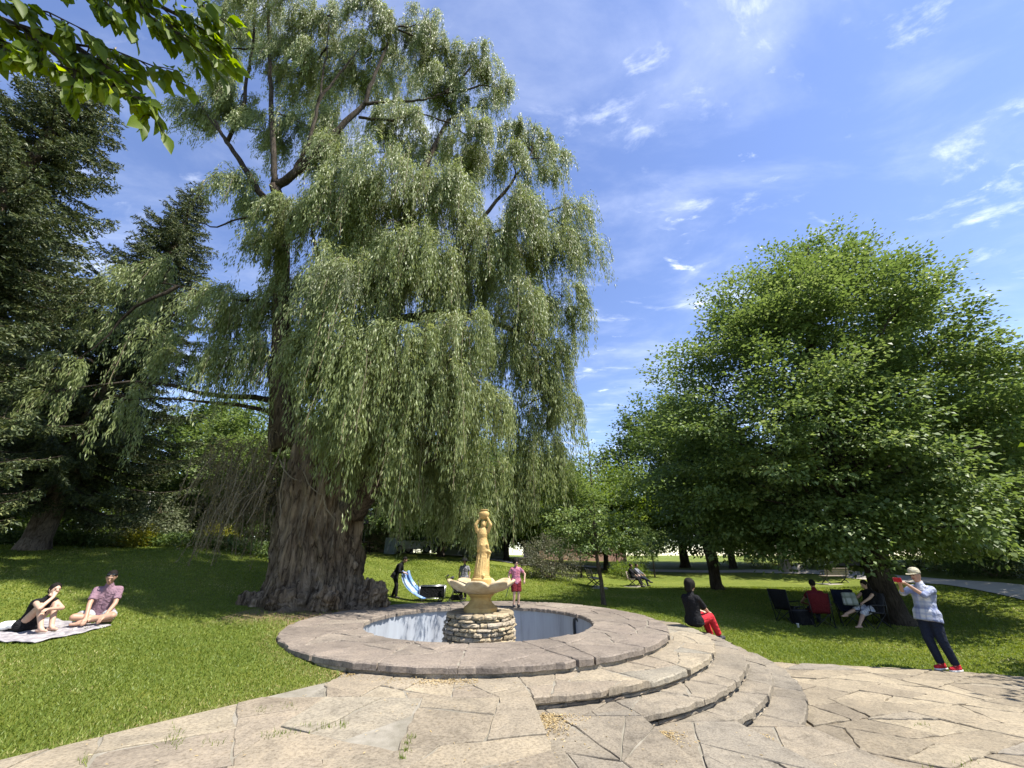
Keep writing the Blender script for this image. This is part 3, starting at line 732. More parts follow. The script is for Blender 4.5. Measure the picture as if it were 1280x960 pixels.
    # drapes: (px, py, Y, radius m, strand length m, weight)
    cl = [(330,10,10,1.3,2.0,.8),(272,70,11,1.3,2.2,1.0),(300,20,11,1.2,2.2,1.0),(360,70,10.8,1.2,2.2,.9),(395,20,10,1.5,2.0,1),(462,30,10,1.5,2.0,1),(528,30,10.5,1.1,2.0,1.0),(248,140,11.4,1.0,1.8,.75),(300,130,11.3,1.2,1.8,.8),(390,90,10.8,1.4,2,.9),(455,80,10.8,1.4,2,.8),
     (548,60,11,1.3,2,1.2),(600,80,11.5,.95,2,1.2),(555,110,11.5,1.2,2,1.1),(625,110,12,.6,1.8,.9),(585,170,11.5,1.2,2.2,1.2),(618,130,12,.6,2,.6),(300,235,11.2,1.1,1.8,.7),(390,160,11.3,1.3,2,.9),(330,165,11.3,1.1,1.8,.7),(425,195,11,1.2,2.2,.9),(500,160,11,1.3,2.3,1.0),
     (415,250,10,1.4,2.4,1.1),(490,230,10.4,1.6,2.6,1.3),(555,240,11,1.5,2.6,1.3),(640,200,12.4,1.0,2.2,.9),(668,165,13,.8,2,.8),(690,200,13,.8,2.0,.8),(718,262,13.2,.75,2.3,.9),(650,270,12,1.3,2.6,1.2),(690,300,13,1.1,2.6,1.1),(726,300,13,.6,2.4,.7),
     (600,310,12,1.4,2.8,1.2),(520,320,10.5,1.5,2.8,1.3),(440,340,10,1.4,2.8,1.3),(375,365,11.9,1.2,2.4,.8),(328,300,10.2,.8,1.9,.6),(365,270,10,.9,2.0,.8),(308,380,11.2,1.0,2.6,.9),(655,380,12.6,1.2,2.6,1.1),(702,370,13.2,.9,2.4,.9),(700,430,13.4,.7,2.0,.6),(575,420,11.5,1.4,2.8,1.2),(495,430,10.4,1.4,3.0,1.3),
     (420,440,10,1.3,2.8,1.2),(545,480,10.9,1.2,2.6,1.2),(595,500,11.5,1.0,2.3,1.0),(480,520,10.8,1.2,2.2,1.1),(652,510,14.2,.8,3.0,.9),(640,430,13.4,1.0,2.4,.9),(668,455,13.9,.9,2.2,.9),(690,480,14.4,.6,1.6,.7),(700,508,14.6,.75,2.6,.9),(672,560,14.6,.9,2.8,1.1),(560,560,11.6,1.0,1.7,.9),(606,580,12,.6,1.5,.6),(440,520,10.4,1.0,1.8,.8),(335,450,12.4,.9,2.0,.5),
     (640,160,12.6,.7,2,.9),(590,640,13.5,.8,1.5,.9),(530,600,12.8,1.2,1.6,1.0),(640,600,14.5,.7,2.2,.7),
     (255,362,11,.6,1.7,.4),(212,335,11.5,.65,1.5,.45),(165,352,11.6,.8,2.4,.5),(118,390,11.6,.65,2.4,.45),(190,415,11.2,.55,2.2,.35),(95,450,11.2,.55,2.0,.4),(240,440,11.5,.7,2.0,.35),(300,430,10.7,.8,2.2,.7),(155,500,11,.6,1.8,.3),(70,490,11,.5,1.6,.25),
     # further back in the crown, out of the sun
     (420,120,13,1.6,2.6,.6),(500,100,13.4,1.6,2.6,.7),(560,200,14,1.7,3,.8),(460,300,13.5,1.8,3,.8),(560,350,14.2,1.8,3,.8),(640,330,14.8,1.5,3,.7),(420,420,13,1.6,2.8,.7),(540,470,13.6,1.6,2.8,.8),(480,470,13.2,1.6,2.6,.8)]
    PP = []; DD = []; LL = []; tw = MB(); shade = []
    for (px, py, Y, r, L, wt) in cl:
        c = np.array(tuple(P3(px, py, Y))); r *= .9; k = int(185*wt*r**1.5)
        o = rvec(k)*(RNG.random((k, 1))**.45)*r; o[:, 2] *= .75
        # strands gather along drooping sprays so that the drape breaks into locks
        kk_ = max(5, k//9); seeds = rvec(kk_)*(RNG.random((kk_, 1))**.4)*r; seeds[:, 2] *= .75
        own = RNG.integers(0, kk_, k); o = seeds[own]*.92 + o*.17
        out = o.copy(); out[:, 2] = np.abs(out[:, 2])*.3 + .15
        PP.append(c+o); DD.append(out + RNG.normal(size=(k, 3))*.3); LL.append(L*(.4+.7*RNG.random(k))*(.45+.95*RNG.random(kk_)[own]))
        # the branch that carries it
        i = np.argmin(np.linalg.norm(nodes_np-c, axis=1) + .5*np.maximum(nodes_np[:, 2]-c[2], 0)); a = nodes[i]
        d = (Vector(c)-a).length; tw.tube(curve_pts(a, Vector(c), 0, 7, .04, .12*d), np.linspace(.028+.012*d, .012, 8).tolist(), 6, cap=False)
        for s_ in range(7):
            e = Vector(c+rvec(1)[0]*r*.9*np.array([1, 1, .6])); tw.tube(curve_pts(Vector(c), e, 0, 4, .05, .25), [.016, .013, .010, .008, .005], 4, cap=False)
    PP = np.concatenate(PP); DD = np.concatenate(DD); LL = np.concatenate(LL)
    lim = np.maximum((PP[:, 2]+b[2]) - (2.25 - .3*RNG.random(len(PP))), .3); LL = np.minimum(LL, lim*1.05)
    C = hang(PP, DD, LL, 9)
    per = 66; P, D = strand_leaves(C, per, .055)
    D = unit(D + rvec(len(D))*.42 + np.array([0, 0, -.3])); ll = RNG.uniform(.11, .20, len(P)); own = np.repeat(RNG.random(len(C)), per)
    leaves('crown', P, D, rvec(len(P), 1.3), ll, ll*RNG.uniform(.15, .22, len(P)), M['willow_leaf'], w, rnd=np.clip(.45*own+.6*RNG.random(len(P)), 0, 1), twigs=tw, tmat=M['bark'])
    # hanging stems
    k = len(C)//3; Cs = C[RNG.permutation(len(C))[:k]]
    n, m, _ = Cs.shape; sd = unit(np.cross(Cs[:, -1]-Cs[:, 0] + .01, RNG.normal(size=(n, 3))))[:, None]*.006
    Vs = np.stack([Cs-sd, Cs+sd], 2).reshape(-1, 3); j = np.arange(n*m).reshape(n, m)
    Q = np.stack([2*j[:, :-1], 2*j[:, :-1]+1, 2*j[:, 1:]+1, 2*j[:, 1:]], -1).reshape(-1, 4)
    link('hanging_stems', np_mesh('hanging_stems', Vs, quads=Q), M['twig'], w)
    # dead brown tangle left of the trunk
    k = 330; c = np.stack([np.array(tuple(P3(x, y, Y))) for x, y, Y in zip(RNG.uniform(262, 350, k), RNG.uniform(545, 640, k), RNG.uniform(11.3, 13, k))])
    Cd = hang(c, rvec(k)+np.array([-.3, 0, .2]), RNG.uniform(.7, 1.9, k), 7, .14)
    n, m, _ = Cd.shape; sd = unit(np.cross(Cd[:, -1]-Cd[:, 0] + .01, RNG.normal(size=(n, 3))))[:, None]*.008
    Vs = np.stack([Cd-sd, Cd+sd], 2).reshape(-1, 3); j = np.arange(n*m).reshape(n, m)
    Q = np.stack([2*j[:, :-1], 2*j[:, :-1]+1, 2*j[:, 1:]+1, 2*j[:, 1:]], -1).reshape(-1, 4)
    link('dead_twigs', np_mesh('dead_twigs', Vs, quads=Q), M['twig'], w)
    P, D = strand_leaves(Cd, 26); D = unit(D+rvec(len(D))*.7)
    leaves('withered_foliage', P, D, rvec(len(P)), RNG.uniform(.07, .13, len(P)), .022, M['dry_leaf'], w)
    db = MB()
    for (a, q) in (((352,560,11.6),(308,655,11)), ((356,575,11.3),(350,650,10.9)), ((350,575,11.3),(372,600,10.9)), ((380,590,11.2),(402,618,10.9)), ((404,618,10.9),(420,650,10.9)), ((330,600,11.4),(285,660,11.2)), ((404,618,10.9),(392,650,11))):
        db.tube(curve_pts(P3(*a), P3(*q), .25, 6, .03), np.linspace(.022, .010, 7).tolist(), 6)
    db.build('dead_branch', M['twig'], w)
    # dead lock high in the crown
    k = 60; c = np.array(tuple(P3(432, 345, 8.9))) + rvec(k)*.35
    Cd = hang(c, rvec(k), RNG.uniform(.6, 1.6, k), 6, .1); P, D = strand_leaves(Cd, 30); D = unit(D+rvec(len(D))*.6)
    leaves('withered_lock', P, D, rvec(len(P)), RNG.uniform(.08, .14, len(P)), .024, M['pale_leaf'], w)
    return w

# ---- broad-leaved trees
def sprays(C, O, r, per, leaf, flat=.35, droop=.25, lw=.75):
    """C centres, O outward directions of leafy twigs"""
    n = len(C); o = RNG.normal(size=(n, per, 3))*.5; o = o/np.maximum(1, np.linalg.norm(o, axis=2, keepdims=True)); o[..., 2] *= flat
    along = O[:, None, :]*(RNG.random((n, per, 1))-.35)*1.5
    P = C[:, None] + (o + along)*np.asarray(r).reshape(-1, 1, 1)
    D = unit(o*1.1 + O[:, None]*.6 + RNG.normal(size=o.shape)*.35 + np.array([0, 0, -droop]))
    Nn = unit(np.array([0, 0, 1.0]) + RNG.normal(size=o.shape)*.42)
    l = leaf*RNG.uniform(.65, 1.25, (n, per))
    return P.reshape(-1, 3), D.reshape(-1, 3), Nn.reshape(-1, 3), l.ravel(), (l*lw*RNG.uniform(.8, 1.15, l.shape)).ravel()
def crown_points(n, prof, cx, cy, inner=.55, lump=.16, lumps=9, ys=1.0):
    """points through a crown; prof = [(z, radius)...]; the outline is lumpy"""
    zs = np.array([p[0] for p in prof]); rs = np.array([p[1] for p in prof])
    zt = np.linspace(zs[0], zs[-1], 400); rt = np.interp(zt, zs, rs); cdf = np.cumsum(rt**1.35+.05); cdf /= cdf[-1]
    z = np.interp(RNG.random(n), cdf, zt); a = RNG.random(n)*2*PI; r = np.interp(z, zs, rs)
    ph = RNG.random(6)*6.28; span = zs[-1]-zs[0]
    wob = 1 + lump*(np.sin(3*a+z/span*9+ph[0]) + np.sin(5*a-z/span*13+ph[1])*.8 + np.sin(lumps*a+z/span*21+ph[2])*.6 + np.sin(2*a+z/span*30+ph[3])*.5)/1.6
    q = 1 - inner*RNG.random(n)**2.2
    cxz = np.array([cx(v) for v in z]); cyz = np.array([cy(v) for v in z])
    P = np.stack([cxz + r*wob*q*np.cos(a), cyz + r*wob*q*np.sin(a)*ys, z + RNG.normal(size=n)*.12], 1)
    zc = zs[0]+span*.32
    O = unit(np.stack([np.cos(a)*r, np.sin(a)*r, (z-zc)*.9+.4], 1))
    return P, O, q
def make_tree(root, prof, cx, cy, ns, per, leaf, rsp, lmat, bmat, r0, ztrunk, nb=40, flat=.35, lw=.75, lump=.16, inner=.55, lean=(0, 0), spikes=0, fork=.45, droop=.25, ys=1.0):
    nbg = max(24, ns//11)
    Pb, Ob, q = crown_points(nbg, prof, cx, cy, inner, lump, ys=ys); own = RNG.integers(0, nbg, ns)
    e = RNG.normal(size=(ns, 3))*np.array([1, 1, .62])*rsp*1.2
    P = Pb[own] + e - Ob[own]*(.5*np.hypot(e[:, 0], e[:, 1])[:, None]); P[:, 2] -= .22*np.hypot(e[:, 0], e[:, 1]); O = unit(Ob[own] + e*.5)
    P[:, 2] = np.maximum(P[:, 2], prof[0][0]-.05+.2*RNG.random(ns))
    if spikes:
        i = RNG.permutation(ns)[:spikes]; P[i] += O[i]*RNG.uniform(.2, .8, (spikes, 1))*rsp*1.3
    ztop = prof[-1][0]
    tr = MB(); zt = [-.3, 0, .25, ztrunk*.5, ztrunk] + [ztrunk+(ztop-ztrunk)*t for t in (.25, .5, .75, .92)]
    rad = [r0*1.5, r0*1.32, r0*1.08, r0*.95, r0*.85, r0*.62, r0*.42, r0*.22, r0*.06]
    ax = lambda z: Vector((lean[0]*min(z, ztrunk) + (cx(z)-cx(ztrunk))*max(0, z-ztrunk)/max(ztop-ztrunk, .1), lean[1]*min(z, ztrunk) + (cy(z)-cy(ztrunk))*max(0, z-ztrunk)/max(ztop-ztrunk, .1), z))
    tr.tube([ax(z) + Vector((random.gauss(0, r0*.12), random.gauss(0, r0*.12), 0))*(i > 1) for i, z in enumerate(zt)], rad, 14)
    trunk = tr.build('trunk', bmat, root, sm=True)
    br = MB(); idx = RNG.permutation(ns)[:nb]
    for i in idx:
        e = Vector(P[i]); z0 = max(ztrunk*.9, ztrunk + (e.z-ztrunk)*fork - .1*math.hypot(e.x, e.y)); a = ax(min(z0, ztop*.9))
        k = (1-(z0-ztrunk)/max(ztop-ztrunk, .1)); rr = max(.012, r0*.30*k)
        br.tube(curve_pts(a, e, 0, 7, .035, .10*(e-a).length), np.linspace(rr, .008, 8).tolist(), 6, cap=False)
    A = sprays(P, O, rsp*RNG.uniform(.7, 1.35, ns), per, leaf, flat, droop, lw)
    own = np.repeat(RNG.random(ns), per)
    leaves('crown', *A[:3], A[3], A[4], lmat, root, rnd=np.clip(.55*own+.5*RNG.random(len(own)), 0, 1), twigs=br, tmat=bmat)
    return root

make_willow()

# big maple over the picnickers
p = Vector((12.6, 14.5, gz(12.6, 14.5)))
t = thing('maple_tree', 'big rounded leafy maple whose low crown shades the camp chairs', 'tree', p)
make_tree(t, [(2.35, 3.2), (2.9, 5.2), (4.4, 6.2), (6.5, 6.7), (9.5, 6.3), (12, 5.2), (14.2, 3.7), (16, 2.0), (17.2, .5)], lambda z: .3+.12*max(0, z-2)+.16*max(0, z-10), lambda z: 1.6, 2700, 78, .15, .60, M['maple_leaf'], M['bark'], .36, 2.5, 70, spikes=260, lump=.13, inner=.55, lean=(-.13, 0), ys=.68)

p = hit(898, 737)
t = thing('shade_tree', 'dark leafy tree on the lawn behind the seated woman in black', 'tree', p)
make_tree(t, [(2.0, 1.6), (2.8, 2.9), (5, 3.3), (7.5, 2.7), (9.5, 1.6), (10.6, .4)], lambda z: .6, lambda z: .2, 460, 70, .15, .55, M['dark_leaf'], M['bark'], .27, 2.0, 40, spikes=70, lump=.16, lean=(-.04, 0), ys=.8)

p = hit(755, 757)
t = thing('young_tree', 'slender young tree with a thin trunk just behind the fountain rim', 'tree', p)
make_tree(t, [(1.75, .7), (2.3, 1.5), (3.3, 1.75), (4.3, 1.5), (5.2, .9), (6.0, .35), (6.7, .08)], lambda z: -.15, lambda z: 0, 210, 62, .105, .36, M['maple_leaf'], M['sap_bark'], .075, 1.5, 26, spikes=45, lump=.2, lean=(-.06, 0))

# ---- spruces
def make_spruce_parts(root, H, Rm, z0=2.2, r0=.42, dens=1.0):
    tr = MB(); tr.tube([(0, 0, -.4), (0, 0, .0), (0, 0, .4), (0, 0, H*.3), (0, 0, H*.7), (0, 0, H)], [r0*1.5, r0*1.3, r0, r0*.8, r0*.38, .02], 14); tr.build('trunk', M['spruce_bark'], root, sm=True)
    br = MB(); P = []; D = []
    z = z0
    while z < H-.3:
        k = (H-z)/(H-z0); Lb = Rm*min(1, (k**.8)*1.05) + .15; nb = random.randint(5, 7); ph = random.random()*6
        for j in range(nb):
            a = ph + 2*PI*j/nb + random.gauss(0, .15); L = Lb*random.uniform(.7, 1.12); ca, sa = math.cos(a), math.sin(a)
            pts = []
            for i in range(9):
                t = i/8; rr = L*t; zz = z + random.gauss(0, .015) - L*(.50*t - .36*t*t*t) + .12*(1-k)*rr
                pts.append(Vector((ca*rr, sa*rr, zz)))
            br.tube(pts, np.linspace(.02+.012*L, .008, 9).tolist(), 5, cap=False)
            m = max(3, int(L*8.5*dens))
            for i in range(m):
                t = .12 + .88*(i+random.random())/m; q = pts[min(int(t*8), 7)].lerp(pts[min(int(t*8), 7)+1], t*8-int(t*8)) if t < 1 else pts[-1]
                tl = (.25+.55*(1-t)**.7)*min(1, L/2.2)*random.uniform(.7, 1.2)
                for sd in (-1, 1):
                    d = Vector((ca*.75 - sa*sd*.8, sa*.75 + ca*sd*.8, -.55+random.gauss(0, .2))).normalized()
                    nk = max(4, int(tl*46))
                    for u in range(nk):
                        f = (u+random.random())/nk*tl
                        P.append(q + d*f + Vector((0, 0, -.25*f*f))); D.append(d)
        z += random.uniform(.42, .72)*(.55+.5*k)
    P = np.array([tuple(v) for v in P]); D = np.array([tuple(v) for v in D]); n = len(P)
    Dn = unit(D*.8 + rvec(n)*.85 + np.array([0, 0, -.1])); own = RNG.random(n)
    leaves('crown', P, Dn, rvec(n), RNG.uniform(.10, .18, n), RNG.uniform(.032, .055, n), M['needle'], root, rnd=own, twigs=br, tmat=M['bark'])
    print('spruce', n)
g = 'spruces at the left edge of the park'
p = at(46, 674, 16.2); p.z = gz(p.x, p.y)
t = thing('spruce_tree', 'tall spruce on the bank with its pale bare trunk foot showing', 'tree', p, group=g)
make_spruce_parts(t, 20.5, 4.4)
t2 = copy_tree(t); t2.location = (-16.6, 9.0, gz(-16.6, 9.0)); t2.rotation_euler = (0, 0, 2.1); t2.scale = (.95, .95, .98)
t2['label'] = 'dark spruce at the far left whose top reaches beneath the overhanging leaves'

# ---- trees further off: three builds, copied
BG = {}
def bgtree(kind, loc, sc, rz, label, group=None, cat='tree', name=None):
    src = BG[kind]
    if src.get('used'): o = copy_tree(src['o'])
    else: o = src['o']; src['used'] = True
    o.location = loc; o.rotation_euler = (0, 0, rz); o.scale = sc if hasattr(sc, '__len__') else (sc,)*3
    if name: o.name = name
    o['label'] = label; o['category'] = cat
    if group: o['group'] = group
    return o
def proto(kind, lm, bm_, prof, ns, per, leaf, rsp, r0, zt, **k):
    o = thing(k.pop('name', 'park_tree'), 'x', 'tree', (0, 0, 0)); make_tree(o, prof, lambda z: 0, lambda z: 0, ns, per, leaf, rsp, lm, bm_, r0, zt, **k); BG[kind] = {'o': o}
proto('lime', M['lime_leaf'], M['bark'], [(1.6, 1.8), (2.5, 3.6), (5, 4.2), (7, 3.5), (8.6, 2.0), (9.6, .4)], 520, 52, .20, .68, .22, 2.0, nb=24, spikes=90)
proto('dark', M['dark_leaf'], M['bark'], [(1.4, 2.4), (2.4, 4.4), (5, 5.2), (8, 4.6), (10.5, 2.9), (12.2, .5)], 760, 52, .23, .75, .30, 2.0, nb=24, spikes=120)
proto('green', M['maple_leaf'], M['bark'], [(1.5, 2.2), (2.5, 4.2), (5, 4.8), (8, 4.1), (10, 2.5), (11.3, .5)], 620, 52, .21, .72, .26, 2.0, nb=24, spikes=110)
proto('pale', M['pale_leaf'], M['bark'], [(2, 1.4), (4, 3.0), (8, 3.6), (12, 2.8), (15, 1.4), (16.5, .3)], 620, 56, .17, .7, .24, 2.2, nb=24, spikes=110)
def gp(x, y, dz=0): return (x, y, gz(x, y)+dz)
far = 'trees beyond the lawn'
bgtree('lime', gp(8.6, 39), (1.0, 1.0, 1.05), .4, 'bright yellow-green tree behind the far end of the lawn', far)
bgtree('lime', gp(4.2, 36), (.85, .85, 1.05), 2.4, 'bright green tree between the willow drape and the young tree', far)
bgtree('green', gp(20.5, 39.5), (1.2, 1.2, 1.3), 1.2, 'mid green tree behind the dark tree in the middle of the lawn', far)
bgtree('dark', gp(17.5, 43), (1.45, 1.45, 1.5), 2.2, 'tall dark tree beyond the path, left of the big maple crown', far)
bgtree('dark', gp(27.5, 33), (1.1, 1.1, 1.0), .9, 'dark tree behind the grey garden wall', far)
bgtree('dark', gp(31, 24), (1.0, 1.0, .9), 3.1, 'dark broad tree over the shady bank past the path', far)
bgtree('green', gp(27.5, 17), (1.05, 1.05, 1.0), 4.0, 'leafy tree at the right edge beyond the path', far)
bgtree('green', gp(36, 34), (1.3, 1.3, 1.2), 5.0, 'tall tree far right behind the garden wall', far)
bgtree('dark', gp(22, 46), (1.3, 1.3, 1.1), 5.5, 'tall dark tree at the far end of the path', far)
bgtree('dark', gp(-5.6, 33), (.95, .95, .85), 0.5, 'dark tree with a thick trunk behind the person holding the blue sheet', far)
bgtree('green', gp(-.5, 37), (.9, .9, .9), 1.9, 'tree behind the statue beyond the street', far)
bgtree('green', gp(-15.2, 25), (.85, .85, .9), 2.7, 'leafy tree on the bank just left of the willow trunk', far)
bgtree('dark', gp(-22.5, 29), (.95, .95, .9), 3.9, 'dark tree in front of the white house', far)
bgtree('dark', gp(-33, 25), (1.1, 1.1, 1.0), 5.1, 'dark tree behind the two spruces', far)
bgtree('green', gp(-12, 42), (1.1, 1.1, 1.0), .2, 'tree beyond the tan house', far)
bgtree('lime', gp(-30, 40), (1.2, 1.2, 1.2), .2, 'tree far behind the white house', far)
bgtree('pale', gp(-25.5, 14), (1.1, 1.1, 1.15), .7, 'silvery tree behind the dark spruce at top left', far)
bgtree('lime', gp(13.7, 4.7), (.72, .72, .80), 1.0, 'leafy tree out past the right edge that shades the corner of the patio')
for x, y, k, sc_, lab in ((-29, 20.5, 'dark', .8, 'dark low tree directly behind the spruce with the pale trunk foot'), (-41, 32, 'dark', 1.2, 'dark tree at the far left edge behind the bank'), (-19, 34, 'dark', .9, 'dark tree right of the white house'), (-24, 38, 'green', 1.0, 'green tree right behind the white post'), (-16, 31, 'dark', .75, 'dark small tree behind the dead willow twigs'), (2.6, 44, 'dark', 1.0, 'dark tree left of the brick house'), (-9.5, 46, 'dark', 1.0, 'dark tree behind the white hatchback'), (-3.5, 52, 'dark', 1.2, 'tall dark tree behind the pale blue-grey house'), (44, 40, 'dark', 1.3, 'dark tree at the far right edge of the park')):
    bgtree(k, gp(x, y), (sc_, sc_, sc_), x*1.7, lab, far)
# small slim trees on the lawn
sm = 'small slim trees on the lawn'
proto('slim', M['maple_leaf'], M['sap_bark'], [(1.5, .6), (2.0, 1.3), (3.0, 1.6), (4.0, 1.2), (5.0, .3)], 130, 50, .13, .4, .07, 1.4, nb=16, spikes=30, name='slim_tree')
p = hit(727, 722); bgtree('slim', p, 1.0, .3, 'slim tree with a thin dark trunk beside the grey shrub', sm)
p = hit(772, 709); bgtree('slim', p, 1.05, 2.3, 'slim tree standing right of the empty bench', sm)
p = hit(819, 722); bgtree('slim', p, (.8, .8, .75), 4.3, 'small slim tree behind the two people on the bench', sm)
p = hit(985, 716); 
# shrubs
def shrub(name, lm, label, loc, r, h, n, leaf=.10, group=None, stems=True):
    o = thing(name, label, 'shrub', loc, group=group)
    P, O, q = crown_points(n, [(.05, r*.75), (h*.35, r), (h*.7, r*.8), (h, r*.15)], lambda z: 0, lambda z: 0, .7, .22)
    A = sprays(P, O, .28*RNG.uniform(.7, 1.3, n), 46, leaf, .8, .1, .55)
    leaves('foliage', *A[:3], A[3], A[4], lm, o)
    s = MB()
    for _ in range(14):
        e = Vector(P[random.randrange(n)]); s.tube(curve_pts((random.gauss(0, .1), random.gauss(0, .1), -.1), e, 0, 5, .04, .1), np.linspace(.025, .006, 6).tolist(), 5, cap=False)
    s.build('stems', M['twig'], o)
    return o
shrub('shrub', M['grey_leaf'], 'big grey-green twiggy shrub under the willow drape', hit(688, 722), 1.7, 2.4, 190)
shrub('shrub', M['pale_leaf'], 'pale green feathery shrub on the bank right of the spruce trunk', gp(-17.2, 19.2), 1.6, 1.9, 170)
shrub('shrub', M['yellow_leaf'], 'low yellow-green shrub on the bank left of the willow', gp(-14.0, 19.6), .7, .75, 60)
shrub('shrub', M['yellow_leaf'], 'small yellow shrub at the foot of the pale shrub', gp(-16.4, 18.3), .55, .5, 45)
shrub('shrub', M['lime_leaf'], 'fresh green shrub at the end of the lawn by the slim tree', gp(9.0, 33), 1.3, 1.1, 80)
shrub('shrub', M['pale_leaf'], 'pale leafy shrub at the right edge beside the path', gp(26.5, 20.5), 1.3, 1.5, 110)
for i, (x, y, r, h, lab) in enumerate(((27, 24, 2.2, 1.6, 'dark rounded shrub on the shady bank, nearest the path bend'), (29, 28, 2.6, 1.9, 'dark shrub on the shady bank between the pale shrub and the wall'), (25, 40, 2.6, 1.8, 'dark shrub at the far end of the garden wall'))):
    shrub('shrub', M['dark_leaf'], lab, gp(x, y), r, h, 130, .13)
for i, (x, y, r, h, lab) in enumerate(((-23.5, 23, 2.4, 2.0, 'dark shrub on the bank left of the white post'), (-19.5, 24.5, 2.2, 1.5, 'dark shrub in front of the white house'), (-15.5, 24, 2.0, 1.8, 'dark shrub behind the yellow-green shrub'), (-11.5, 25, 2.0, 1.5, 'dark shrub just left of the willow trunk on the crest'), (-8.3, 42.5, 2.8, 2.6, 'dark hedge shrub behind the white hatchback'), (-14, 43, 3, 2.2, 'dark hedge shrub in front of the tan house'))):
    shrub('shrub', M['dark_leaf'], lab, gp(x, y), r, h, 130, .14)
for x, y, r, h, lab in ((-27.5, 18.5, 1.8, 1.8, 'green shrub on the bank at the very left edge'), (-21.5, 20.5, 1.7, 1.7, 'green shrub on the bank directly behind the spruce foot'), (-25, 21.5, 2.2, 2.2, 'tall green shrub behind the shrub at the very left edge')):
    shrub('shrub', M['lime_leaf'], lab, gp(x, y), r, h, 130, .12)
# planting along the top of the bank at the left
n = 900; x = RNG.uniform(-24, -9.6, n); y = 17.6 + (x+24)*.12 + RNG.normal(size=n)*.45; z = zg(x, y)
Pp = np.stack([x, y, z+.12+RNG.random(n)*.16], 1)
A = sprays(Pp, np.tile([0, 0, 1.0], (n, 1)), .24*np.ones(n), 22, .11, .6, .1, .7)
o = leaves('bank_planting', *A[:3], A[3], A[4], M['dark_leaf']); tag(o, 'low leafy planting along the crest of the grassy bank', 'ground cover', kind='stuff')

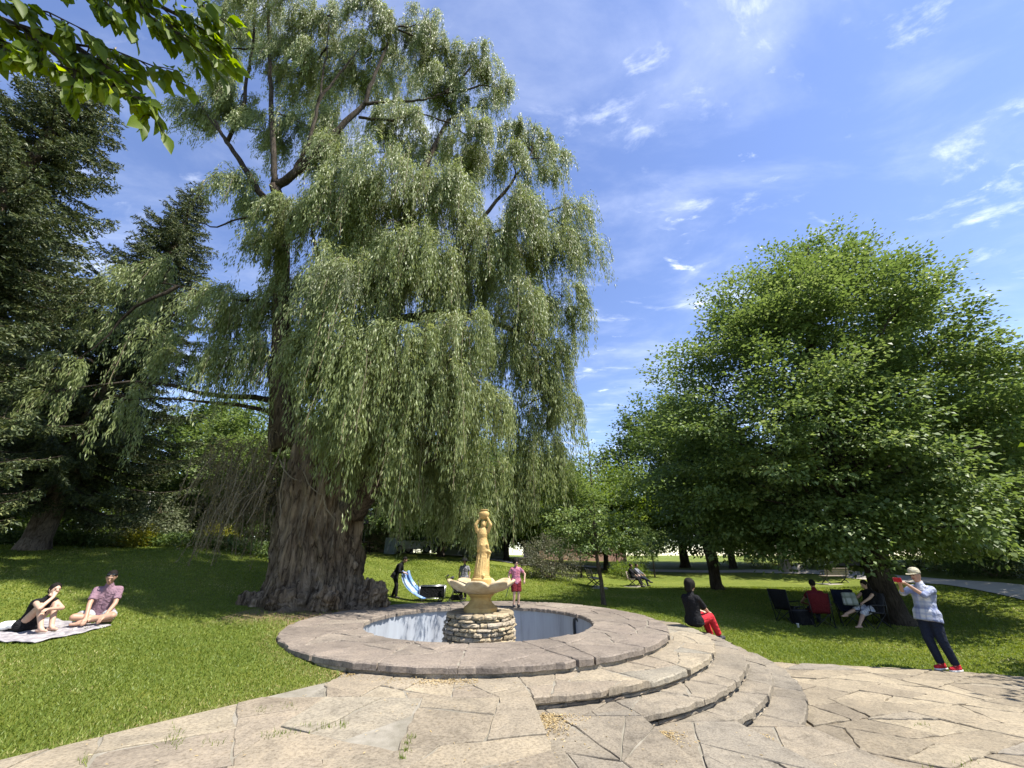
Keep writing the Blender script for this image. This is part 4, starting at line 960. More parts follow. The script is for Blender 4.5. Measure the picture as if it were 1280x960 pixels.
# ---- branch reaching in over the camera, upper left
def overhang():
    base = Vector((-6.6, -1.2, .5)); t = thing('overhanging_tree', 'large-leaved branch hanging into the upper left corner', 'tree', base)
    tr = MB(); q = lambda px, py, Y: at(px, py, Y*.62) - base
    tr.tube([(0, 0, -.3), (0, 0, .2), (.1, .1, 2), (.2, .2, 4), (.3, .3, 6)], [.3, .24, .2, .17, .14], 12); tr.build('trunk', M['bark'], t, sm=True)
    br = MB(); tips = []
    paths = [[(.2, .2, 3.9), q(-260, -60, 1.7), q(-90, -10, 1.75), q(20, 32, 1.85), q(90, 55, 1.9), q(150, 95, 1.95), q(190, 135, 2.0)],
             [(.25, .3, 4.6), q(-100, -160, 1.5), q(60, -60, 1.6), q(150, -18, 1.75), q(215, 15, 1.85), q(268, 45, 1.9)],
             [q(20, 32, 1.85), q(60, 60, 1.85), q(110, 95, 1.9)], [q(150, -18, 1.75), q(190, 22, 1.8), q(235, 50, 1.85)], [q(90, 55, 1.9), q(140, 62, 1.95), q(215, 92, 2.0)], [q(-90, -10, 1.75), q(-20, 40, 1.8), q(30, 75, 1.8)], [q(60, -60, 1.6), q(120, -10, 1.7), q(150, 20, 1.75)], [q(-90, -10, 1.75), q(0, 5, 1.7), q(60, 15, 1.75), q(110, 40, 1.8)], [q(90, 55, 1.9), q(130, 95, 1.9), q(160, 120, 1.9), q(195, 125, 1.95)], [q(-20, 40, 1.8), q(45, 72, 1.85), q(100, 90, 1.9)], [q(60, -60, 1.6), q(170, -40, 1.7), q(240, -5, 1.8), q(282, 30, 1.85)], [q(150, -18, 1.75), q(225, 40, 1.9), q(270, 70, 1.95)]]
    P = []; D = []; Nn = []; Ls = []
    rt = Vector((1, 0, 0))
    for pi, pth in enumerate(paths):
        pts = [Vector(a) for a in pth]; r = np.linspace(.035 if pi < 2 else .007, .003, len(pts)).tolist(); br.tube(pts, r, 7)
        st = 2 if pi < 2 else 0
        for i in range(st, len(pts)-1):
            d = (pts[i+1]-pts[i]); k = max(2, int(d.length/.055))
            for j in range(k):
                a = pts[i]+d*((j+random.random())/k); dd = d.normalized()
                td = (dd*.7 + Vector((.35+random.gauss(0, .35), random.gauss(0, .3), -.55+random.gauss(0, .35)))).normalized(); tl = random.uniform(.10, .26)
                tw = [a + td*tl*q + Vector((0, 0, -.10*tl*q*q)) for q in (0, .35, .7, 1)]; br.tube(tw, [.004, .003, .0025, .0015], 5)
                for m in range(random.randint(5, 8)):
                    q = .15 + .85*random.random(); base_ = a + td*tl*q + Vector((0, 0, -.10*tl*q*q)); sd = random.choice((-1, 1))
                    ld = (td*.8 + dd.cross(Vector((0, 0, 1)))*sd*random.uniform(.1, .7) + Vector((.25, 0, -.55+random.gauss(0, .3)))).normalized()
                    P.append(tuple(base_ + ld*.018)); D.append(tuple(ld)); Nn.append((random.gauss(0, .55), random.gauss(0, .55)-.25, .85)); Ls.append(random.uniform(.075, .14))
    br.build('branch', M['sap_bark'], t)
    P, D, Nn, Ls = map(np.array, (P, D, Nn, Ls)); D = unit(D); Sd = unit(np.cross(D, Nn)); up = unit(np.cross(Sd, D)); n = len(P)
    # broad pointed leaves, two rows of faces folded along the midrib
    tt = np.array([0, .18, .4, .65, .86, 1.0]); ww = np.array([.02, .30, .46, .38, .17, .0]); V = []
    for t_, w_ in zip(tt, ww):
        m = P + D*(Ls*t_)[:, None] - up*(Ls*.22*t_*t_)[:, None]
        V += [m - Sd*(Ls*w_*.46)[:, None] + up*(Ls*w_*.16)[:, None], m, m + Sd*(Ls*w_*.46)[:, None] + up*(Ls*w_*.16)[:, None]]
    V = np.stack(V, 1).reshape(-1, 3); f = []
    for i in range(5): f += [(3*i, 3*i+1, 3*i+4, 3*i+3), (3*i+1, 3*i+2, 3*i+5, 3*i+4)]
    Q = (np.arange(n)[:, None, None]*18 + np.array(f)[None]).reshape(-1, 4)
    me = np_mesh('leaves', V, quads=Q); face_attr(me, np.repeat(RNG.random(n), 10)); smooth(me); link('leaves', me, M['beech_leaf'], t)
overhang()

# ------------------------------------------------------------------ grass
def grass():
    n = 760000
    a = RNG.uniform(-1.0, 1.0, n)*R(64); d = 3.6*np.exp(RNG.random(n)**.85*np.log(30/3.6))
    x, y = d*np.sin(a), d*np.cos(a); keep = np.isnan(paved_z(x, y)); x, y, d = x[keep], y[keep], d[keep]
    ex, ey = x-CX, y-CY; k = np.hypot(ex, ey) > R_RIM+.02; bare = np.clip(1.15-(np.hypot(x+5.7, y-12.6)-2.2)/1.1, 0, 1)*(y < 13.4)*(x > -6.8)
    k &= RNG.random(len(x)) > bare*.85; k &= np.hypot((x+5.75), (y-12.75)) > 1.7
    pz = (x > 18.2) & (x < 24.6) & (np.abs(x-path_x(y)) < 1.3) & (y > 15); k &= ~pz
    x, y, d = x[k], y[k], d[k]; m = len(x); z = zg(x, y) + bumps(x, y)
    h = RNG.uniform(.018, .042, m)*(1+d*.022); w = RNG.uniform(.0028, .005, m)*(.8+d*.25)
    an = RNG.random(m)*2*PI; tl = RNG.normal(size=(m, 2))*.5
    B = np.stack([x, y, z-.012], 1); s = np.stack([np.cos(an), np.sin(an), np.zeros(m)], 1)*w[:, None]
    T = B + np.stack([tl[:, 0]*h, tl[:, 1]*h, h], 1)
    V = np.stack([B-s, B+s, T], 1).reshape(-1, 3); me = np_mesh('grass', V, tris=np.arange(3*m).reshape(m, 3))
    dry = np.clip(1-np.abs(x-left_edge(y))/.45, 0, 1)*(y < 6.9); h0 = np.sin(x*2.1+np.sin(y*1.7)*2)*np.sin(y*2.6+np.sin(x*1.3)*1.5); dry = np.maximum(dry, np.clip(h0-.55, 0, 1)*1.3)
    pat = .5+.25*np.sin(x*1.3+2*np.sin(y*.7))+.25*np.sin(y*1.9+x*.6)
    r_ = np.clip(RNG.random(m)*.82 + .30*(pat-.35) + .45*dry*RNG.random(m), 0, 1); face_attr(me, r_)
    o = link('grass', me, M['grass']); tag(o, 'short mown grass covering the lawn', 'grass', kind='stuff'); print('blades', m)
def path_x(y): return np.interp(y, [10, 17, 21, 30, 40, 55], [18.6, 20.6, 22.3, 23.0, 19.8, 14])
grass()
# weeds and dry litter in the joints
def tufts():
    V = []; n = 0; spots = []
    for (px, py, sx, sy, k) in ((217, 923, 6, 8, 60), (510, 930, 3, 1, 26), (508, 938, 3, 1, 26), (514, 922, 3, 1, 26), (503, 948, 3, 1, 26), (326, 888, 5, 2, 26), (354, 916, 10, 1, 30), (385, 910, 10, 1, 34), (340, 920, 8, 2, 30), (405, 908, 6, 2, 28), (430, 906, 3, 2, 14), (105, 952, 4, 3, 24), (1205, 955, 9, 4, 20), (1160, 958, 6, 3, 10), (360, 882, 8, 2, 20), (270, 930, 9, 2, 20), (1150, 905, 8, 2, 16), (940, 795, 6, 4, 0)):
        for _ in range(k): spots.append((px+random.gauss(0, sx), py+random.gauss(0, sy)))
    for px, py in spots:
        a, b = kk(px, py); zt = .53 if px < 690 else 0; Y = (zt-CAMH)/b; x, y = a*Y, Y
        h = random.uniform(.012, .045); an = random.random()*6.28; w = .005; tx, ty = random.gauss(0, .5)*h, random.gauss(0, .5)*h
        V += [(x-w*math.cos(an), y-w*math.sin(an), zt-.02), (x+w*math.cos(an), y+w*math.sin(an), zt-.02), (x+tx, y+ty, zt+h)]; n += 1
    me = np_mesh('weeds', V, tris=np.arange(3*n).reshape(n, 3)); face_attr(me, RNG.random(n)*.8)
    tag(link('weeds', me, M['grass']), 'grass tufts growing in the joints of the paving', 'weeds', kind='stuff')
    # litter
    P = []
    for _ in range(2600):
        q = random.random()
        if q < .5:
            th = R(random.uniform(-128, -86)); r = R_RIM + abs(random.gauss(0, .13)) + .0; x, y, z = CX+r*math.cos(th), CY+r*math.sin(th), .535
        elif q < .72: x, y, z = .32+abs(random.gauss(0, .16)), 5.40-abs(random.gauss(0, .28)), .396
        elif q < .86: x, y, z = 1.52+abs(random.gauss(0, .12)), 5.36-abs(random.gauss(0, .14)), .256
        elif q < .93: x, y, z = 2.7+abs(random.gauss(0, .1)), 5.7-abs(random.gauss(0, .12)), .116
        else: x, y = random.uniform(-4, 3), random.uniform(3.4, 6.4); z = .536 if x < LX[0](y) else (.396 if x < LX[1](y) else .256)
        if math.isnan(z): continue
        P.append((x, y, z))
    P = np.array(P); n = len(P); D = rvec(n); D[:, 2] *= .15
    o = leaves('dry_litter', P, D, np.tile([0, 0, 1.0], (n, 1))+RNG.normal(size=(n, 3))*.2, RNG.uniform(.018, .045, n), RNG.uniform(.007, .014, n), mat_leaf('litter', (.30, .22, .10), (.44, .33, .16), (.5, .42, .26), trans=.1))
    tag(o, 'dry yellow leaf litter gathered along the foot of the steps', 'leaf litter', kind='stuff')
tufts()
# paths in the distance
def ribbon(name, pts, wd, mat, dz=.03):
    V = []; 
    L = [Vector(p) for p in pts]; D = []
    for i in range(len(L)-1):
        for j in range(10): D.append(L[i].lerp(L[i+1], j/10))
    D.append(L[-1]); m = 7
    for i, p in enumerate(D):
        t = (D[min(i+1, len(D)-1)]-D[max(i-1, 0)]).normalized(); nrm = Vector((t.y, -t.x))
        for j in range(m):
            q = p + nrm*wd*(j/(m-1)-.5); V.append((q.x, q.y, gz(q.x, q.y)+dz))
    Q = [(i*m+j, i*m+j+1, (i+1)*m+j+1, (i+1)*m+j) for i in range(len(D)-1) for j in range(m-1)]
    return struct(link(name, np_mesh(name, V, quads=Q), mat))
ribbon('gravel_path', [(17.8, 10), (18.6, 12), (20.6, 17), (22.3, 21), (23.2, 26), (22.8, 31), (20, 36), (15, 39), (8, 41.5), (-4, 43)], 2.3, M['path'])
ribbon('street', [(-60, 60), (-25, 45), (-9, 38.5), (0, 36), (3, 41)], 5.0, mat_plain('asphalt', (.20, .20, .20), .9), .04)
# ------------------------------------------------------------------ people
def cloth(name, c, c2=None, sc=25):
    m = mat_plain(name, c, .9, c2 or tuple(x*.7 for x in c), sc, 0, spec=.2); nt = m.node_tree; b = nt.nodes['Principled BSDF']; L = nt.links.new
    tc = N(nt, 'ShaderNodeTexCoord'); n = N(nt, 'ShaderNodeTexNoise', inp={'Scale': 9.0, 'Detail': 4.0, 'Distortion': 1.5}); L(tc.outputs['Object'], n.inputs['Vector'])
    bp = N(nt, 'ShaderNodeBump', inp={'Strength': .8, 'Distance': .06}); L(n.outputs['Fac'], bp.inputs['Height']); L(bp.outputs[0], b.inputs['Normal'])
    return m
M['skin'] = mat_plain('skin', (.50, .32, .23), .55, (.44, .27, .19), 8)
M['skin_tan'] = mat_plain('tanned_skin', (.40, .24, .16), .55, (.35, .20, .13), 8)
M['hair'] = mat_plain('dark_hair', (.014, .011, .009), .75, (.007, .006, .005), 60, .4, 120, spec=.15)
M['hairb'] = mat_plain('brown_hair', (.06, .038, .024), .5, (.03, .02, .014), 60, .4, 120)
M['eye'] = mat_plain('eye', (.02, .015, .012), .3)
M['lip'] = mat_plain('lips', (.38, .15, .13), .5)
M['black'] = cloth('black_cloth', (.011, .011, .013), (.007, .007, .008))
M['charcoal'] = cloth('charcoal_cloth', (.06, .06, .068))
M['navy'] = cloth('navy_denim', (.016, .022, .040), (.010, .014, .026), 40)
M['red'] = cloth('red_cloth', (.50, .025, .035), (.38, .018, .028))
M['dkred'] = cloth('dark_red_cloth', (.13, .013, .018))
M['mauve'] = cloth('mauve_cloth', (.25, .155, .19), (.19, .115, .145))
M['palegrey'] = cloth('pale_grey_cloth', (.45, .46, .47))
M['khaki'] = cloth('khaki_cloth', (.46, .42, .30), (.38, .35, .25))
M['greycloth'] = cloth('grey_cloth', (.22, .22, .25))
M['white'] = mat_plain('white_paint', (.74, .74, .72), .6, (.62, .62, .60), 4)
M['rubber'] = mat_plain('black_rubber', (.02, .02, .02), .8)
M['iron'] = mat_plain('black_iron', (.018, .018, .02), .45, metal=.3)
M['steel'] = mat_plain('brushed_steel', (.5, .5, .52), .35, metal=.9)
M['wood'] = mat_plain('grey_slats', (.30, .25, .20), .8, (.20, .165, .13), 14, .2)
M['glass'] = mat_plain('dark_glass', (.03, .04, .05), .08)
def mat_plaid(name, base, c1, c2, s1=70, s2=70):
    m, nt, b = nodes_of(name); L = nt.links.new; tc = N(nt, 'ShaderNodeTexCoord'); sp = N(nt, 'ShaderNodeSeparateXYZ'); L(tc.outputs['Object'], sp.inputs[0])
    prev = None; col = base
    for ax, sc, c in (('X', s1, c1), ('Z', s2, c1), ('X', s1*.37, c2), ('Z', s2*.41, c2), ('Y', s1, c1)):
        a = N(nt, 'ShaderNodeMath', operation='MULTIPLY', inp={1: float(sc)}); L(sp.outputs[ax], a.inputs[0])
        s_ = N(nt, 'ShaderNodeMath', operation='SINE'); L(a.outputs[0], s_.inputs[0])
        r = N(nt, 'ShaderNodeMapRange', inp={1: .35, 2: .75, 3: 0.0, 4: .55}); L(s_.outputs[0], r.inputs[0])
        mx = N(nt, 'ShaderNodeMix', data_type='RGBA'); L(r.outputs[0], mx.inputs[0]); mx.inputs[7].default_value = c4(c)
        if prev is None: mx.inputs[6].default_value = c4(base)
        else: L(prev, mx.inputs[6])
        prev = mx.outputs[2]
    L(prev, b.inputs['Base Color']); b.inputs['Roughness'].default_value = .9; b.inputs['Specular IOR Level'].default_value = .2
    n = N(nt, 'ShaderNodeTexNoise', inp={'Scale': 9.0, 'Detail': 4.0, 'Distortion': 1.5}); L(tc.outputs['Object'], n.inputs['Vector'])
    bp = N(nt, 'ShaderNodeBump', inp={'Strength': .7, 'Distance': .05}); L(n.outputs['Fac'], bp.inputs['Height']); L(bp.outputs[0], b.inputs['Normal'])
    return m
M['plaid'] = mat_plaid('blue_plaid', (.58, .58, .60), (.30, .34, .45), (.07, .10, .22), 62, 62)
M['redplaid'] = mat_plaid('red_print', (.50, .20, .24), (.34, .10, .15), (.10, .08, .16), 70, 60)
M['floral'] = mat_plaid('pale_print', (.55, .56, .62), (.30, .32, .45), (.70, .68, .66), 90, 80)

def ik(a, b, l1, l2, hint):
    a, b, hint = Vector(a), Vector(b), Vector(hint); d = b-a; D = min(max(d.length, .05), (l1+l2)*.995); t = d.normalized()
    x = (l1*l1-l2*l2+D*D)/(2*D); h = math.sqrt(max(l1*l1-x*x, 0)); p = hint - t*hint.dot(t)
    p = p.normalized() if p.length > 1e-4 else Vector((0, 1, 0))
    return a + t*x + p*h
def person(label, loc, rz, pose, fit, s=1.0, vox=.011, kid=False, girth=1.0, group=None, lean=(0, 0)):
    root = thing('person', label, 'person', loc, rz, group)
    V3 = Vector; P = {k: V3(v) for k, v in pose.items() if k in ('pelvis', 'chest', 'neck', 'head', 'wrL', 'wrR', 'anL', 'anR')}
    ax = V3(pose.get('axis', (1, 0, 0))).normalized(); hax = V3(pose.get('hipaxis', (1, 0, 0))).normalized(); fd = V3(pose.get('look', (0, 1, 0))).normalized()
    sw = .175*fit.get('sw', 1.0); hw = .09
    J = {}
    up = (P['neck']-P['chest']).normalized()
    for sd, sg in (('L', -1), ('R', 1)):
        J['sh'+sd] = P['chest'] + ax*sg*sw + up*.02; J['hip'+sd] = P['pelvis'] + hax*sg*hw
        P['wr'+sd] = V3(P['wr'+sd]); J['el'+sd] = ik(J['sh'+sd], P['wr'+sd], .29, .255, pose.get('elh'+sd, (sg*.6, -.4, -.6)))
        v = P['wr'+sd]-J['el'+sd]; P['wr'+sd] = J['el'+sd] + v.normalized()*min(v.length, .27)
        J['kn'+sd] = ik(J['hip'+sd], P['an'+sd], .44, .42, pose.get('knh'+sd, (0, 1, 0)))
        v = P['an'+sd]-J['kn'+sd]; P['an'+sd] = J['kn'+sd] + v.normalized()*min(v.length, .44)
    g = girth; b = MB(); c = lambda m, p, q, r, t, **k: capsule(m, p, q, r, t, 14, **k)
    mid = P['pelvis'].lerp(P['chest'], .5)
    def torso(m, e, low=0.0):
        c(m, J['hipL'], J['hipR'], .115*g+e, .115*g+e)
        for sg in (-1, 1):
            c(m, P['pelvis']+hax*sg*.055, mid+ax*sg*.05, .108*g+e, .100*g+e); c(m, mid+ax*sg*.05, P['chest']+ax*sg*.075-up*.06, .100*g+e, .108*g+e)
        c(m, P['chest']-ax*(sw-.02)+up*.0, P['chest']+ax*(sw-.02), .062+e, .062+e); c(m, P['chest'], P['neck'], .085+e, .052+e*.6)
    torso(b, 0); c(b, P['neck']-up*.03, P['head']-V3((0, 0, .03)), .054, .05)
    feet = {}
    for sd, sg in (('L', -1), ('R', 1)):
        c(b, J['sh'+sd], J['el'+sd], .050*g, .040*g); c(b, J['el'+sd], P['wr'+sd], .041*g, .028)
        # hand: palm, four fingers of different length, thumb from the side
        fa = (P['wr'+sd]-J['el'+sd]).normalized(); hd = V3(pose.get('hand'+sd, tuple(fa))).normalized(); sidev = hd.cross(V3((0, 0, 1))); sidev = sidev.normalized() if sidev.length > .1 else V3((1, 0, 0))
        nrm = sidev.cross(hd).normalized(); w0 = P['wr'+sd]; k0 = w0+hd*.085; curl = pose.get('curl', .5)
        c(b, w0, k0-sidev*.02, .026, .021); c(b, w0, k0+sidev*.02, .026, .021)
        for i, ln in enumerate((.066, .075, .070, .054)):
            f0 = k0 + sidev*(.030-.020*i); f1 = f0 + (hd - nrm*curl*.6).normalized()*ln*.55; f2 = f1 + (hd*.6 - nrm*curl*1.6).normalized()*ln*.5
            c(b, f0, f1, .0105, .0095); c(b, f1, f2, .0095, .0085)
        t0 = w0+hd*.025+sidev*.026*(1 if sd == 'L' else -1)*1; t1 = t0 + (hd*.6+sidev*(.8 if sd == 'L' else -.8)-nrm*.3).normalized()*.045; c(b, t0, t1, .014, .012); c(b, t1, t1+(hd-nrm*.4).normalized()*.03, .012, .010)
        c(b, J['hip'+sd], J['kn'+sd], .088*g, .060*g); c(b, J['kn'+sd], J['kn'+sd].lerp(P['an'+sd], .4), .057*g, .056*g); c(b, J['kn'+sd].lerp(P['an'+sd], .3), P['an'+sd], .057*g, .038)
        td = V3(pose.get('toe'+sd, pose.get('toe', (0, 1, 0)))).normalized(); sole = V3(pose.get('sole', (0, 0, -1))).normalized()
        heel = P['an'+sd]+sole*.045-td*.04; toe = P['an'+sd]+sole*.052+td*.145; feet[sd] = (heel, toe, td)
        c(b, heel, toe, .036, .026); c(b, P['an'+sd], P['an'+sd]+sole*.04+td*.06, .038, .034)
    # head with face
    hs = 1.22 if kid else 1.0; h = P['head']; rt = fd.cross(V3((0, 0, 1))).normalized(); hu = rt.cross(fd).normalized()
    fr = lambda x, y, z: h + (rt*x + fd*y + hu*z)*hs
    HV, HF = icos((0, 0, 0), (.074, .094, .112), 3); b.add([fr(*v) for v in HV], HF)
    c(b, fr(0, .045, -.075), fr(0, .03, -.055), .042*hs, .056*hs)
    c(b, fr(0, .088, .012), fr(0, .108, -.022), .012*hs, .016*hs)
    for sg in (-1, 1): c(b, fr(sg*.074, -.005, .015), fr(sg*.076, -.008, -.02), .016*hs, .012*hs); c(b, fr(sg*.03, .078, .03), fr(sg*.012, .086, .03), .014*hs, .014*hs)
    body = remeshed('body', b, vox, 2, fit['skin'], root)
    for sg in (-1, 1):
        e = MB(); v, f = icos(tuple(fr(sg*.031, .086, .006)), (.011*hs,)*3, 1); e.add(v, f); e.build('eye', M['eye'], root, sm=True)
    mo = MB(); capsule(mo, fr(-.022, .094, -.052), fr(.022, .094, -.052), .007*hs, .007*hs, 8); mo.build('mouth', M['lip'], root, sm=True)
    # hair
    if fit.get('hair'):
        hr = MB(); big = fit.get('hairvol', 1.0)
        v, f = icos((0, 0, 0), (.088*big, .100*big, .100*big), 3)
        v = [q*(1+.05*math.sin(23*q.x/.1+2)*math.sin(19*q.z/.1)+.04*math.sin(31*q.y/.1)) + Vector((0, -.024, .034)) for q in v]; hr.add([fr(*q) for q in v], f)
        for (p0, p1, r0, r1) in fit.get('locks', []): capsule(hr, fr(*p0), fr(*p1), r0*hs, r1*hs)
        remeshed('hair', hr, .012, 1, fit['hair'], root)
    # shirt
    if fit.get('shirt'):
        m = MB(); e = .024; torso(m, e)
        lo = fit.get('hem', .06); 
        sl = fit.get('sleeve', .62)
        if sl > 0:
            for sd in 'LR':
                a, q = J['sh'+sd], J['el'+sd]
                if sl <= 1: c(m, a, a.lerp(q, sl), .064*g, .066*g, flat1=True)
                else: c(m, a, q, .064*g, .056*g); c(m, q, q.lerp(P['wr'+sd], sl-1), .056*g, .048, flat1=True)
        if lo:
            dn = (P['pelvis']-mid).normalized()
            for sg in (-1, 0, 1): c(m, P['pelvis']+hax*sg*.075, P['pelvis']+hax*sg*.08+dn*lo, .142*g, .150*g, flat1=True)
        remeshed('shirt', m, .013, 2, fit['shirt'], root)
    if fit.get('legs'):
        m = MB(); c(m, J['hipL'], J['hipR'], .128*g, .128*g); c(m, P['pelvis'], P['pelvis'].lerp(mid, .3), .118*g, .105*g); ll = fit.get('leglen', 2.0)
        for sd in 'LR':
            a, q, z = J['hip'+sd], J['kn'+sd], P['an'+sd]; w = fit.get('legw', 1.0)
            if ll <= 1: c(m, a, a.lerp(q, ll), .108*g*w, .098*g*w, flat1=True)
            else: c(m, a, q, .108*g*w, .078*g*w); c(m, q, q.lerp(z, min(ll-1, .97)), .078*g*w, .062*w, flat1=True)
        remeshed('trousers' if ll > 1 else 'shorts', m, .013, 2, fit['legs'], root)
    if fit.get('shoe'):
        for sd in 'LR':
            heel, toe, td = feet[sd]; m = MB(); capsule(m, heel, toe, .046, .040); capsule(m, heel+V3((0, 0, .03)), heel+V3((0, 0, .03))+td*.06, .046, .042)
            sh = remeshed('shoe', m, .011, 2, fit['shoe'], root)
            if fit.get('sole'):
                m = MB(); a = heel - td*.045; q = toe + td*.04; w = td.cross(V3((0, 0, 1))).normalized(); z = heel.z-.047
                m.add([a-w*.03+V3((0,0,0)), a+w*.03, q+w*.035, q-w*.035] and [V3((p.x, p.y, z+dz)) for dz in (0, .026) for p in (a-w*.036, a+w*.036, toe+w*.050, q+w*.02, q-w*.02, toe-w*.050)], [(5,4,3,2,1,0), (6,7,8,9,10,11)] + [(i, (i+1) % 6, 6+(i+1) % 6, 6+i) for i in range(6)])
                m.build('sole', fit['sole'], sh, bev=.006)
    if fit.get('cap'):
        m = MB(); n = 20; prof = [(.104, .03), (.103, .07), (.088, .115), (.055, .142), (.012, .152)]; V = []
        for (r, z) in prof: V += [fr(r*.90*math.cos(2*PI*k/n), r*1.06*math.sin(2*PI*k/n)-.008, z) for k in range(n)]
        m.add(V, [(i*n+k, i*n+(k+1) % n, (i+1)*n+(k+1) % n, (i+1)*n+k) for i in range(4) for k in range(n)] + [tuple(4*n+k for k in range(n)), tuple(reversed(range(n)))])
        cap = m.build('cap', fit['cap'], root, sm=True)
        m = MB(); A = [(-.085, .06), (-.075, .13), (-.04, .175), (0, .185), (.04, .175), (.075, .13), (.085, .06)]
        m.add([fr(x, y, .050-.10*abs(x)*abs(x)*12*.3-.12*max(0, y-.09)) for x, y in A] + [fr(x, y, .040-.10*abs(x)*abs(x)*12*.3-.12*max(0, y-.09)) for x, y in A], [tuple(range(7)), tuple(range(13, 6, -1))] + [(i, i+7, (i+1) % 7+7, (i+1) % 7) for i in range(7)]); m.build('visor', fit['cap'], cap)
    if fit.get('hat'):
        m = MB(); m.lathe([(.235, .050), (.23, .064), (.122, .075), (.118, .16), (.08, .185), (.01, .19)], 24); m.v = [tuple(fr(*v)) for v in m.v]; m.build('sun_hat', fit['hat'], root, sm=True)
    if fit.get('shades'):
        m = MB()
        for sg in (-1, 1): 
            v, f = icos((sg*.032, .075, .088), (.026, .010, .017), 2); m.add([fr(*q) for q in v], f)
        capsule(m, fr(-.02, .08, .09), fr(.02, .08, .09), .004, .004, 6); capsule(m, fr(-.06, .07, .09), fr(-.085, -.02, .06), .004, .004, 6); capsule(m, fr(.06, .07, .09), fr(.085, -.02, .06), .004, .004, 6)
        m.build('sunglasses', M['glass'], root, sm=True)
    root.scale = (s, s, s)
    return root

STAND = dict(pelvis=(0, 0, .93), chest=(0, 0, 1.36), neck=(0, .0, 1.48), head=(0, .025, 1.62), wrL=(-.24, .04, .86), wrR=(.24, .04, .86), anL=(-.10, 0, .085), anR=(.10, .03, .085))
# man in the cap taking a picture
p = Vector((8.37, 8.93, .004))
person('standing man in a beige cap and blue plaid shirt holding up a red phone', p, R(102),
  dict(STAND, pelvis=(0, .05, .93), chest=(0, -.05, 1.35), neck=(0, -.05, 1.475), head=(0, -.02, 1.62), wrL=(-.08, .37, 1.44), wrR=(.07, .37, 1.46), handL=(.25, .6, .5), handR=(-.25, .6, .5), elhL=(-.5, 0, -1), elhR=(.5, 0, -1), anL=(-.09, -.05, .085), anR=(.08, .06, .085), look=(0, 1, -.12), curl=.9),
  dict(skin=M['skin_tan'], hair=M['hairb'], hairvol=.94, shirt=M['plaid'], sleeve=1.25, hem=.14, legs=M['navy'], leglen=1.97, legw=1.05, shoe=M['red'], sole=M['white'], cap=M['khaki']), s=1.0, vox=.0095)
ph = MB(); ph.box((0, 0, 0), (.155, .016, .082)); rz = R(102)
o = ph.build('phone', M['red'], bev=.006); o.location = p + Matrix.Rotation(rz, 3, 'Z') @ Vector((-.005, .50, 1.535)); o.rotation_euler = (R(-8), 0, rz)
tag(o, 'red phone held up in both hands by the man in the cap', 'phone')
for dx in (.05,):
    cam_ = MB(); v, f = icos((.055, .011, .022), (.010, .005, .010), 1); cam_.add(v, f); cam_.build('lens', M['glass'], o, sm=True)

# woman in black sitting on the top step
person('woman in a black shirt and red trousers sitting on the step edge', (4.12, 10.12, .535), R(-62),
  dict(pelvis=(0, 0, .13), chest=(0, .0, .56), neck=(0, .03, .68), head=(0, .06, .82), wrL=(-.10, .40, .27), wrR=(.08, .42, .27), handL=(.4, .9, -.2), handR=(-.3, .9, -.3), elhL=(-.7, -.5, -.5), elhR=(.7, -.5, -.5), anL=(-.09, .58, -.22), anR=(.10, .62, -.20), knhL=(0, .5, 1), knhR=(0, .5, 1), look=(.1, 1, -.1)),
  dict(skin=M['skin'], hair=M['hair'], hairvol=1.32, locks=[((-.05, -.06, 0), (-.05, -.07, -.09), .06, .045), ((.05, -.06, 0), (.05, -.07, -.09), .06, .045), ((0, -.09, 0), (0, -.09, -.1), .06, .05)], shirt=M['black'], sleeve=.95, hem=.08, legs=M['red'], leglen=1.95, legw=1.12, shoe=M['charcoal']), s=1.0, vox=.0105)

# the couple on the grass
p = hit(30, 791)
person('woman in a black swimsuit hugging her bare knees on the pale blanket', (p.x, p.y, p.z+.02), R(-97),
  dict(pelvis=(0, 0, .12), chest=(0, .17, .50), neck=(0, .23, .60), head=(.0, .29, .73), wrL=(.10, .50, .40), wrR=(.06, .40, .60), elhL=(-1, .3, -.3), elhR=(.8, .6, -.8), handL=(1, .3, 0), handR=(-.3, -.4, 1), anL=(-.09, .44, .085), anR=(.11, .48, .085), knhL=(-.1, .4, 1), knhR=(.1, .4, 1), look=(.25, 1, .05)),
  dict(skin=M['skin'], hair=M['hair'], hairvol=1.02, locks=[((0, -.09, 0), (0, -.13, -.03), .05, .05)], shirt=M['black'], sleeve=0, hem=.05, sw=.92), s=.95, vox=.0095, girth=.95)
p = hit(122, 778)
person('man in a mauve short-sleeved shirt sitting cross-legged on the grass', (p.x, p.y, p.z+.01), R(-150),
  dict(pelvis=(0, 0, .125), chest=(0, .10, .56), neck=(0, .15, .68), head=(0, .21, .81), wrL=(-.16, .40, .13), wrR=(.10, .42, .12), elhL=(-.8, -.2, 0), elhR=(.8, -.2, 0), handL=(.3, .6, -.5), handR=(-.1, .7, -.6), anL=(.14, .38, .07), anR=(-.12, .30, .09), knhL=(-1, .35, .12), knhR=(1, .35, .12), look=(-.1, 1, -.45), toeL=(1, .1, 0), toeR=(-1, .1, 0), sole=(0, .3, -1)),
  dict(skin=M['skin_tan'], hair=M['hair'], hairvol=.98, shirt=M['mauve'], sleeve=.72, hem=.04, legs=M['palegrey'], leglen=.72, shades=True), s=1.02, vox=.0095)
